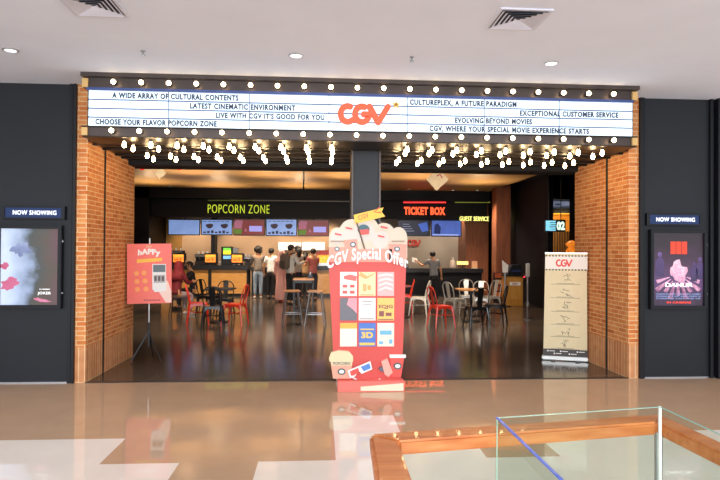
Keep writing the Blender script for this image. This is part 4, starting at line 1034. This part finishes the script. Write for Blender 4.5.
# bar table and stools
a = fl(303.5, 318.5); t = thing('bar_table', 'tall narrow bar table with wood top and black frame left of the standee', 'table', (a.x, a.y, 0))
MB().box(-.24, .24, -.24, .24, .90, .94).build('tabletop', M['wood_top'], t, bevel=.005)
for sx in (-1, 1):
    for sy in (-1, 1): MB().box(sx*.22-.015, sx*.22+.015, sy*.23-.015, sy*.23+.015, 0, .90).build('leg', M['black'], t)
MB().box(-.22, .22, -.245, -.215, .84, .90).box(-.22, .22, .215, .245, .84, .90).box(-.235, -.205, -.23, .23, .84, .90).box(.205, .235, -.23, .23, .84, .90).box(-.22, .22, -.24, -.22, .2, .23).build('frame', M['black'], t)
def stool(px, py, rz, label):
    a = fl(px, py); t = thing('bar_stool', label, 'stool', (a.x, a.y, 0), R(rz), 'bar stools')
    MB().box(-.17, .17, -.17, .17, .70, .735).build('seat', M['wood_top'], t, bevel=.012)
    for sx in (-1, 1):
        for sy in (-1, 1): MB().tube([(sx*.12, sy*.12, .70), (sx*.21, sy*.21, 0)], .013, 8).build('leg', M['steel'], t)
    MB().tube([(-.17, -.17, .24), (.17, -.17, .24), (.17, .17, .24), (-.17, .17, .24), (-.17, -.17, .24)], .009, 6).build('footrest', M['steel'], t)
stool(292, 324.5, 8, 'wooden-seat steel bar stool at the left of the bar table')
stool(315.5, 325, -6, 'wooden-seat steel bar stool at the right of the bar table, nearest the standee')
a = fl(303.5, 318.5)
t = thing('napkin_holder', 'small dark bottle holder on the bar table', 'holder', (a.x+.15, a.y, .94))
MB().box(-.05, .05, -.05, .05, 0, .08).build('box', M['black'], t, bevel=.006); MB().lathe([(.02, .08), (.02, .14), (.008, .17)], 10).build('bottle', M['steel'], t)

# ------------------------------------------------------------------ PEOPLE
def skinned(verts, edges, roots=(0,), sub=1):
    """verts: (co, rx, ry)  -> mesh grown by the Skin modifier"""
    me = bpy.data.meshes.new('s'); me.from_pydata([v[0] for v in verts], edges, []); o = bpy.data.objects.new('s', me); C.objects.link(o)
    o.modifiers.new('k', 'SKIN')
    sv = me.skin_vertices[0].data
    for i, v in enumerate(verts): sv[i].radius = (v[1], v[2])
    for r_ in roots: sv[r_].use_root = True
    if sub:
        s_ = o.modifiers.new('u', 'SUBSURF'); s_.levels = sub; s_.render_levels = sub
    bpy.context.view_layer.update()
    out = bpy.data.meshes.new_from_object(o.evaluated_get(bpy.context.evaluated_depsgraph_get()))
    bpy.data.objects.remove(o); bpy.data.meshes.remove(me)
    return out
def V(*a): return Vector(a)
def person(name_label, loc, rz, ht=1.65, top=('shirt', '888888', 'short'), legs=('trousers', '22242c'), hair='short', arms=None, legp=None, lean=0.0, hips=None, shoe='22201e', head_turn=0, skirt=None, hijab=None):
    t = thing('person', name_label, 'person', (loc[0], loc[1], loc[2] if len(loc) > 2 else 0), rz, 'people in the lobby')
    k = ht/1.68
    hz = .90 if hips is None else hips
    P0 = V(0, 0, hz)
    up = V(0, math.sin(lean), math.cos(lean))
    def sp(d, x=0, y=0): return P0+up*d+V(x, y, 0)
    pel, bel, che, uch, nk, jaw, cra, crn = P0, sp(.17), sp(.36, 0, .01), sp(.49), sp(.565), sp(.625, 0, .02), sp(.70, 0, .02), sp(.765, 0, .01)
    shL, shR = sp(.495, -.165), sp(.495, .165)
    arms = arms or {}
    def armp(s_):
        sh = shL if s_ < 0 else shR
        e, w_ = arms.get(s_, ((.06*s_, -.02, -.28), (.02*s_, .06, -.25)))
        el = sh+V(*e); wr = el+V(*w_); return sh, el, wr
    vs = []; ed = []
    def add(co, a, b=None, prev=None):
        vs.append((tuple(co*k), a*k, (b or a)*k)); i = len(vs)-1
        if prev is not None: ed.append((prev, i))
        return i
    i0 = add(pel, .125, .095); i1 = add(bel, .115, .085, i0); i2 = add(che, .135, .095, i1); i3 = add(uch, .10, .07, i2); i4 = add(nk, .047, .05, i3); i5 = add(jaw, .058, .068, i4); i6 = add(cra, .078, .092, i5); add(crn, .05, .06, i6)
    hands = []
    for s_ in (-1, 1):
        sh, el, wr = armp(s_); d = (wr-el).normalized()
        a = add(sh, .055, .055, i3); b = add(el, .040, .040, a); c = add(wr, .028, .026, b); e = add(wr+d*.07, .036, .018, c); hands.append((wr, d, s_))
    legp = legp or {}
    LG = {}
    for s_ in (-1, 1):
        hp, kn, an, to = legp.get(s_, ((.085*s_, 0, hz-.06), (.09*s_, .02, .47), (.095*s_, -.01, .075), (.11*s_, .14, .035)))
        LG[s_] = [V(*q) for q in (hp, kn, an, to)]
        a = add(LG[s_][0], .085, .085, i0); b = add(LG[s_][1], .056, .056, a); c = add(LG[s_][2], .036, .036, b); add(LG[s_][3], .036, .026, c)
    roots = [0]
    for wr, d, s_ in hands:
        side = d.cross(V(0, 1, .2)).normalized()
        if side.length < .1: side = V(1, 0, 0)
        palm = side.cross(d).normalized()
        for f, ln in enumerate((.062, .072, .068, .052)):
            off = side*(-.024+.016*f); b0 = wr+d*.06+off; r_ = add(b0, .009, .009); roots.append(r_)
            m_ = add(b0+d*(.02+ln*.5)+palm*.004, .0085, .0085, r_); add(b0+d*(.02+ln)+palm*.02, .007, .007, m_)
        b0 = wr+d*.02-side*.02*s_; r_ = add(b0, .011, .011); roots.append(r_); m_ = add(b0+d*.03-side*.025*s_, .010, .010, r_); add(b0+d*.06-side*.03*s_+palm*.01, .008, .008, m_)
    me = skinned(vs, ed, roots)
    mb = MB(); mb.mesh(me); bpy.data.meshes.remove(me)
    hc = cra*k; ct, sn = math.cos(head_turn), math.sin(head_turn)
    def hd(x, y, z): return hc+V(x*ct-y*sn, x*sn+y*ct, z)*k
    mb.tube([hd(0, .09, .02), hd(0, .122, -.02)], [.008, .016], 8); mb.ball(hd(.088, .0, -.01), .012, .022, .03, 8, 6); mb.ball(hd(-.088, .0, -.01), .012, .022, .03, 8, 6)
    mb.mi = 1; mb.ball(hd(.032, .092, .008), .013, .008, .009, 8, 6); mb.ball(hd(-.032, .092, .008), .013, .008, .009, 8, 6)
    mb.mi = 2; mb.ball(hd(0, .088, -.055), .024, .008, .007, 8, 6)
    mb.build('body', [SKIN, EYE_M, LIP], t, smooth=True)
    # clothes
    kind, col, slv = top
    cm = skin2('cloth_'+col, col)
    vs, ed = [], []
    if kind != 'none':
        i_ = add(pel-up*.02, .172, .128); i0 = add(pel+up*.04, .165, .122, i_); i1 = add(bel, .145, .11); ed.append((i0, i1)); i2 = add(che, .155, .115, i1); i3 = add(uch-up*.01, .115, .085, i2)
        for s_ in (-1, 1):
            sh, el, wr = armp(s_); a = add(sh, .070, .070, i3)
            if slv == 'short': add(sh.lerp(el, .75), .058, .058, a)
            else: b = add(el, .056, .056, a); add(wr.lerp(el, .06), .042, .042, b)
        me = skinned(vs, ed, [0]); MB().mesh(me).build('top', cm, t, smooth=True); bpy.data.meshes.remove(me)
    lk, lc = legs; lm = skin2('cloth_'+lc, lc)
    if lk == 'trousers':
        vs, ed = [], []
        i_ = add(sp(.10), .125, .095); i0 = add(pel, .142, .108, i_)
        for s_ in (-1, 1):
            hp, kn, an, to = LG[s_]; a = add(hp, .102, .102, i0); b = add(kn, .074, .074, a); add(an+(kn-an)*.08, .055, .055, b)
        me = skinned(vs, ed, [0]); MB().mesh(me).build('trousers', lm, t, smooth=True); bpy.data.meshes.remove(me)
    elif lk == 'dress':
        pf = [(.20, .10), (.22, .14), (.19, .5), (.165, .9), (.15, 1.05), (.165, 1.25), (.12, 1.38)]
        q = MB(); q.lathe([(a*k, b*k) for a, b in pf], 20)
        for vt in q.bm.verts: vt.co.y *= .75; vt.co.x += .008*math.sin(9*math.atan2(vt.co.y, vt.co.x))
        q.build('dress', lm, t, smooth=True)
    sm = skin2('shoe_'+shoe, shoe)
    for s_ in (-1, 1):
        hp, kn, an, to = LG[s_]; c = an.lerp(to, .55)*k; dd = (to-an); a_ = math.atan2(dd.x, dd.y)
        q = MB(); q.ball((0, 0, 0), .052*k, .13*k, .05*k, 12, 8)
        for vt in q.bm.verts:
            vt.co.z = max(vt.co.z, -.035*k); vt.co = Matrix.Rotation(-a_, 3, 'Z') @ vt.co; vt.co += V(c.x, c.y, max(.035*k, c.z-.02*k))
        q.build('shoe', sm, t, smooth=True)
    # hair
    if hijab:
        q = MB(); hm = skin2('scarf_'+hijab, hijab)
        pr_ = [(.205, -.34), (.19, -.22), (.125, -.12), (.112, -.03), (.115, .04), (.09, .10), (.045, .125), (.004, .13)]
        q.lathe([(a*k, b*k) for a, b in pr_], 18, tuple(hc))
        for f in list(q.bm.faces):
            c = f.calc_center_median()-hc
            if c.y > .06*k and -.075*k < c.z < .06*k and abs(c.x) < .062*k: q.bm.faces.remove(f)
        q.build('headscarf', hm, t, smooth=True)
    else:
        q = MB(); rr = {'short': (.096, .108, .1), 'curly': (.135, .13, .13), 'long': (.1, .112, .105), 'cap': (.098, .11, .095)}[hair]
        q.ball(hc+V(0, -.012, .02)*k, rr[0]*k, rr[1]*k, rr[2]*k, 18, 12, .12 if hair == 'curly' else .03)
        for f in list(q.bm.faces):
            c = f.calc_center_median()-hc; y = -c.x*sn+c.y*ct
            if y > .045*k and c.z < .055*k: q.bm.faces.remove(f)
            elif hair in ('short', 'cap') and (c.z < -.07*k or (c.z < -.02*k and y > -.035*k)): q.bm.faces.remove(f)
        if hair == 'long': q.tube([hc+V(0, -.06, .02)*k, hc+V(0, -.09, -.10)*k, hc+V(0, -.09, -.25)*k], [.085*k, .085*k, .05*k], 12)
        if hair == 'curly':
            for _ in range(26):
                a = random.uniform(0, 2*PI); q.ball(hc+V(.11*math.cos(a), -.03+.09*math.sin(a)*(1 if math.sin(a) < 0 else .4), random.uniform(-.1, .11))*k, .035*k, u=8, v=6)
        q.build('cap' if hair == 'cap' else 'hair', skin2('cap_red', 'a02a26') if hair == 'cap' else HAIR, t, smooth=True)
    return t, k, hc
def px_at(px, Y): return at(px, 280, Y).x
RES = {1: ((.05, .12, -.24), (-.02, .22, .06)), -1: ((-.05, .12, -.24), (.02, .22, .06))}
# queue at the service counter
person('person with curly dark hair, grey patterned top and pale blue jeans at the counter', (px_at(258, 19.55), 19.55), R(8), 1.66, ('shirt', '7d7268', 'long'), ('trousers', '8fa0b4'), 'curly', RES, shoe='cfc8c0')
person('person in a white shirt and black trousers in the queue', (px_at(271, 19.2), 19.2), R(-20), 1.62, ('shirt', 'f0eeec', 'short'), ('trousers', '15151a'), 'short', {1: RES[1], -1: ((-.09, -.02, -.27), (-.02, .05, -.25))})
t, k, hc = person('person in a long rose-pink dress and pink headscarf in the queue', (px_at(281, 18.0), 18.0), R(-35), 1.55, ('shirt', 'd89c96', 'long'), ('dress', 'dfa49c'), 'short', None, hijab='dca8a0', shoe='b85a4a')
t, k, hc = person('person in a pale shirt and black trousers wearing a brown-grey backpack', (px_at(290.5, 17.2), 17.2), R(-50), 1.72, ('shirt', 'c8c2ba', 'long'), ('trousers', '16171c'), 'short', RES)
q = MB(); q.box(-.17, .17, -.17, .0, -.24, .22)
bo_ = q.build('backpack', skin2('pack', '6e5f54'), None, bevel=.05); bo_.location = (0, -.12*k, 1.24*k); bo_.parent = t
nobj(-.12, .12, -.20, -.17, -.2, .02, 'front_pocket', skin2('pack_dark', '4e443e'), bo_, bevel=.012)
q = MB(); q.tube([(.11, -.02, .2), (.12, .16, .24), (.12, .25, .1), (.11, .18, -.15)], .02, 8); q.build('strap', skin2('pack_strap', '3e3632'), bo_)
q = MB(); q.tube([(-.11, -.02, .2), (-.12, .16, .24), (-.12, .25, .1), (-.11, .18, -.15)], .02, 8); q.build('strap', bpy.data.materials['pack_strap'], bo_)
person('person with dark hair and light grey sweater beside the backpack wearer', (px_at(297.5, 18.3), 18.3), R(40), 1.70, ('shirt', 'b4aca4', 'long'), ('trousers', '2a2630'), 'long', RES)
person('person in a salmon-red top standing behind the bar table', (px_at(313, 18.6), 18.6), R(25), 1.62, ('shirt', 'b4605a', 'short'), ('trousers', '2c2a34'), 'short', RES)
person('person in a tan top at the counter behind the bar table', (px_at(305, 19.7), 19.7), R(5), 1.50, ('shirt', 'a8825c', 'long'), ('trousers', '33302e'), 'long', RES)
person('staff person in a red cap and black shirt behind the counter by the popcorn warmer', (px_at(326.5, 21.5), 21.5), R(170), 1.56, ('shirt', '1c1a1e', 'short'), ('trousers', '1a1a1e'), 'cap', RES)
# ticket counter
person('person in a grey t-shirt standing before the black ticket counter with paper in one hand', (px_at(434, 17.6), 17.6), R(12), 1.56, ('shirt', '7d7f82', 'short'), ('trousers', '17181c'), 'short', {-1: ((-.14, .14, -.17), (-.12, .18, .13)), 1: ((.11, .02, -.27), (.06, .06, -.24))}, lean=.16)
# seated pair on the left
def seat_legs(hz): return {s_: ((.09*s_, .02, hz-.02), (.10*s_, .42, hz-.02), (.10*s_, .40, .08), (.11*s_, .54, .035)) for s_ in (-1, 1)}
sA = fl(175.5, 316); sB = fl(194, 309)
def simple_stool(loc, label):
    t = thing('low_stool', label, 'stool', (loc.x, loc.y, 0)); MB().lathe([(.001, .38), (.15, .38), (.15, .405), (.001, .405)], 20).build('seat', M['black'], t)
    for q_ in range(4):
        a = R(45+90*q_); MB().tube([(.12*math.cos(a), .12*math.sin(a), .385), (.18*math.cos(a), .18*math.sin(a), 0)], .014).build('leg', M['black'], t)
simple_stool(sA, 'black stool under the seated person in maroon'); simple_stool(sB, 'black stool under the seated person in black')
person('seated person in a maroon headscarf and cloak with grey-pink trousers', (sA.x, sA.y), R(-32), 1.62, ('shirt', '7a2028', 'long'), ('trousers', 'a89498'), 'short', {1: ((.05, .14, -.22), (-.06, .22, .02)), -1: ((-.05, .14, -.22), (.06, .22, .02))}, seat_legs(.54), .1, .54, hijab='8a242c', shoe='d8d0cc')
person('seated person in a black jacket looking down at a phone', (sB.x, sB.y), R(110), 1.60, ('shirt', '1a1a20', 'long'), ('trousers', '1c1c22'), 'short', {1: ((.03, .16, -.20), (-.12, .16, .08)), -1: ((-.03, .16, -.20), (.12, .16, .08))}, seat_legs(.54), .18, .54)
hx = Matrix.Rotation(R(110), 3, 'Z') @ V(0, .40, .95)
o = MB().box(-.035, .035, -.004, .004, -.07, .07).build('mobile_phone', M['black'], loc=(sB.x+hx.x, sB.y+hx.y, hx.z), bevel=.003); o.rotation_euler = (-.6, 0, R(110)); tag(o, 'dark mobile phone held by the seated person in black', 'phone')
pp = Matrix.Rotation(R(12), 3, 'Z') @ V(-.45, .45, 0) + V(px_at(434, 17.6), 17.6, 0)
o = MB().box(-.09, .09, -.002, .002, -.08, .08).build('paper_sheet', M['white'], loc=(pp.x, pp.y, 1.30)); o.rotation_euler = (-.4, .2, .3); tag(o, 'white sheet of paper in the hand of the person in the grey t-shirt', 'paper')

# ------------------------------------------------------------------ LIGHT
W = bpy.data.worlds.new('mall'); SC.world = W; W.use_nodes = True
W.node_tree.nodes['Background'].inputs[0].default_value = (.88, .94, 1.0, 1)
W.node_tree.nodes['Background'].inputs[1].default_value = 1.15
def area(name, loc, rot, sx, sy, power, col):
    l = bpy.data.lights.new(name, 'AREA'); l.shape = 'RECTANGLE'; l.size = sx; l.size_y = sy; l.energy = power; l.color = col
    o = bpy.data.objects.new(name, l); C.objects.link(o); o.location = loc; o.rotation_euler = rot; return o
def spot(name, loc, tgt, power, col, size=1.2, blend=.6, rad=.06):
    l = bpy.data.lights.new(name, 'SPOT'); l.energy = power; l.color = col; l.spot_size = size; l.spot_blend = blend; l.shadow_soft_size = rad
    o = bpy.data.objects.new(name, l); C.objects.link(o); o.location = loc
    o.rotation_euler = (Vector(tgt)-Vector(loc)).to_track_quat('-Z', 'Y').to_euler(); return o
WARM = (1, .74, .48); NEUT = (.86, .93, 1)
area('rear_fill', (0, -7, 2.6), (R(92), 0, 0), 14, 4.6, 1050, NEUT)  # added fill lamp behind the camera, brightens facade and ceiling
for x in (-3.07, -.26, 2.38): spot('downlight_beam', (x, 6.0, 3.53), (x, 6.0, 0), 60, NEUT, 1.7, .8, .05)
# lobby
for x in (-4.6, -3, -1.4, .2): spot('counter_downlight', (x, 21.2, 3.2), (x, 22.0, 1.2), 150, (1, .78, .56), 1.5, .7, .1)
for x in (2.0, 3.6, 5.0): spot('ticket_downlight', (x, 21.2, 3.2), (x, 22.0, 1.2), 100, (1, .86, .7), 1.5, .7, .1)
for x in (-4.2, -2.2, -.4, 3.0, 5.0): spot('lobby_downlight', (x, 18.6, 3.6), (x, 18.8, 0), 360, (1, .82, .62), 1.9, .8, .1)
for x in (-4.5, -1.5, 1.5, 4.3): spot('lobby_downlight', (x, 12.5, 3.6), (x, 12.8, 0), 260, (1, .82, .62), 1.9, .8, .1)
for px, py in ((190, 172), (270, 175), (345, 176), (420, 177), (480, 182), (300, 186), (220, 186), (150, 182)):
    a = fl(px, py, 3.65); spot('ceiling_fill', (a.x, min(a.y, 19.2), 2.5), (a.x, min(a.y, 19.2)-.3, 3.65), 100, WARM, 2.3, 1, .1)  # unseen uplights added to brighten the gold ceiling and its glow spots
spot('corridor_wash', (6.15, 19.2, 3.3), (6.26, 18.9, 1.5), 60, WARM, .6, .5, .05)
spot('corridor_light', (7.8, 18.3, 2.5), (7.8, 20, 2.2), 120, (1, .72, .35), 2.6, .6, .1)
spot('corridor_light', (7.2, 17.0, 1.8), (7.2, 17.0, 3.0), 30, (.7, .8, 1), 2.4, .8, .1)  # unseen uplight added to brighten the grey corridor ceiling
for x, tx in ((-2.5, -3.0), (-.8, -.8), (2.2, 3.2), (3.2, 3.6)):
    spot('lobby_fill', (x, 10.2, 3.55), (tx, 16.5, 1.2), 230, (1, .85, .68), 1.1, .8, .08)  # unseen spots added to brighten the people, chairs and hanging card
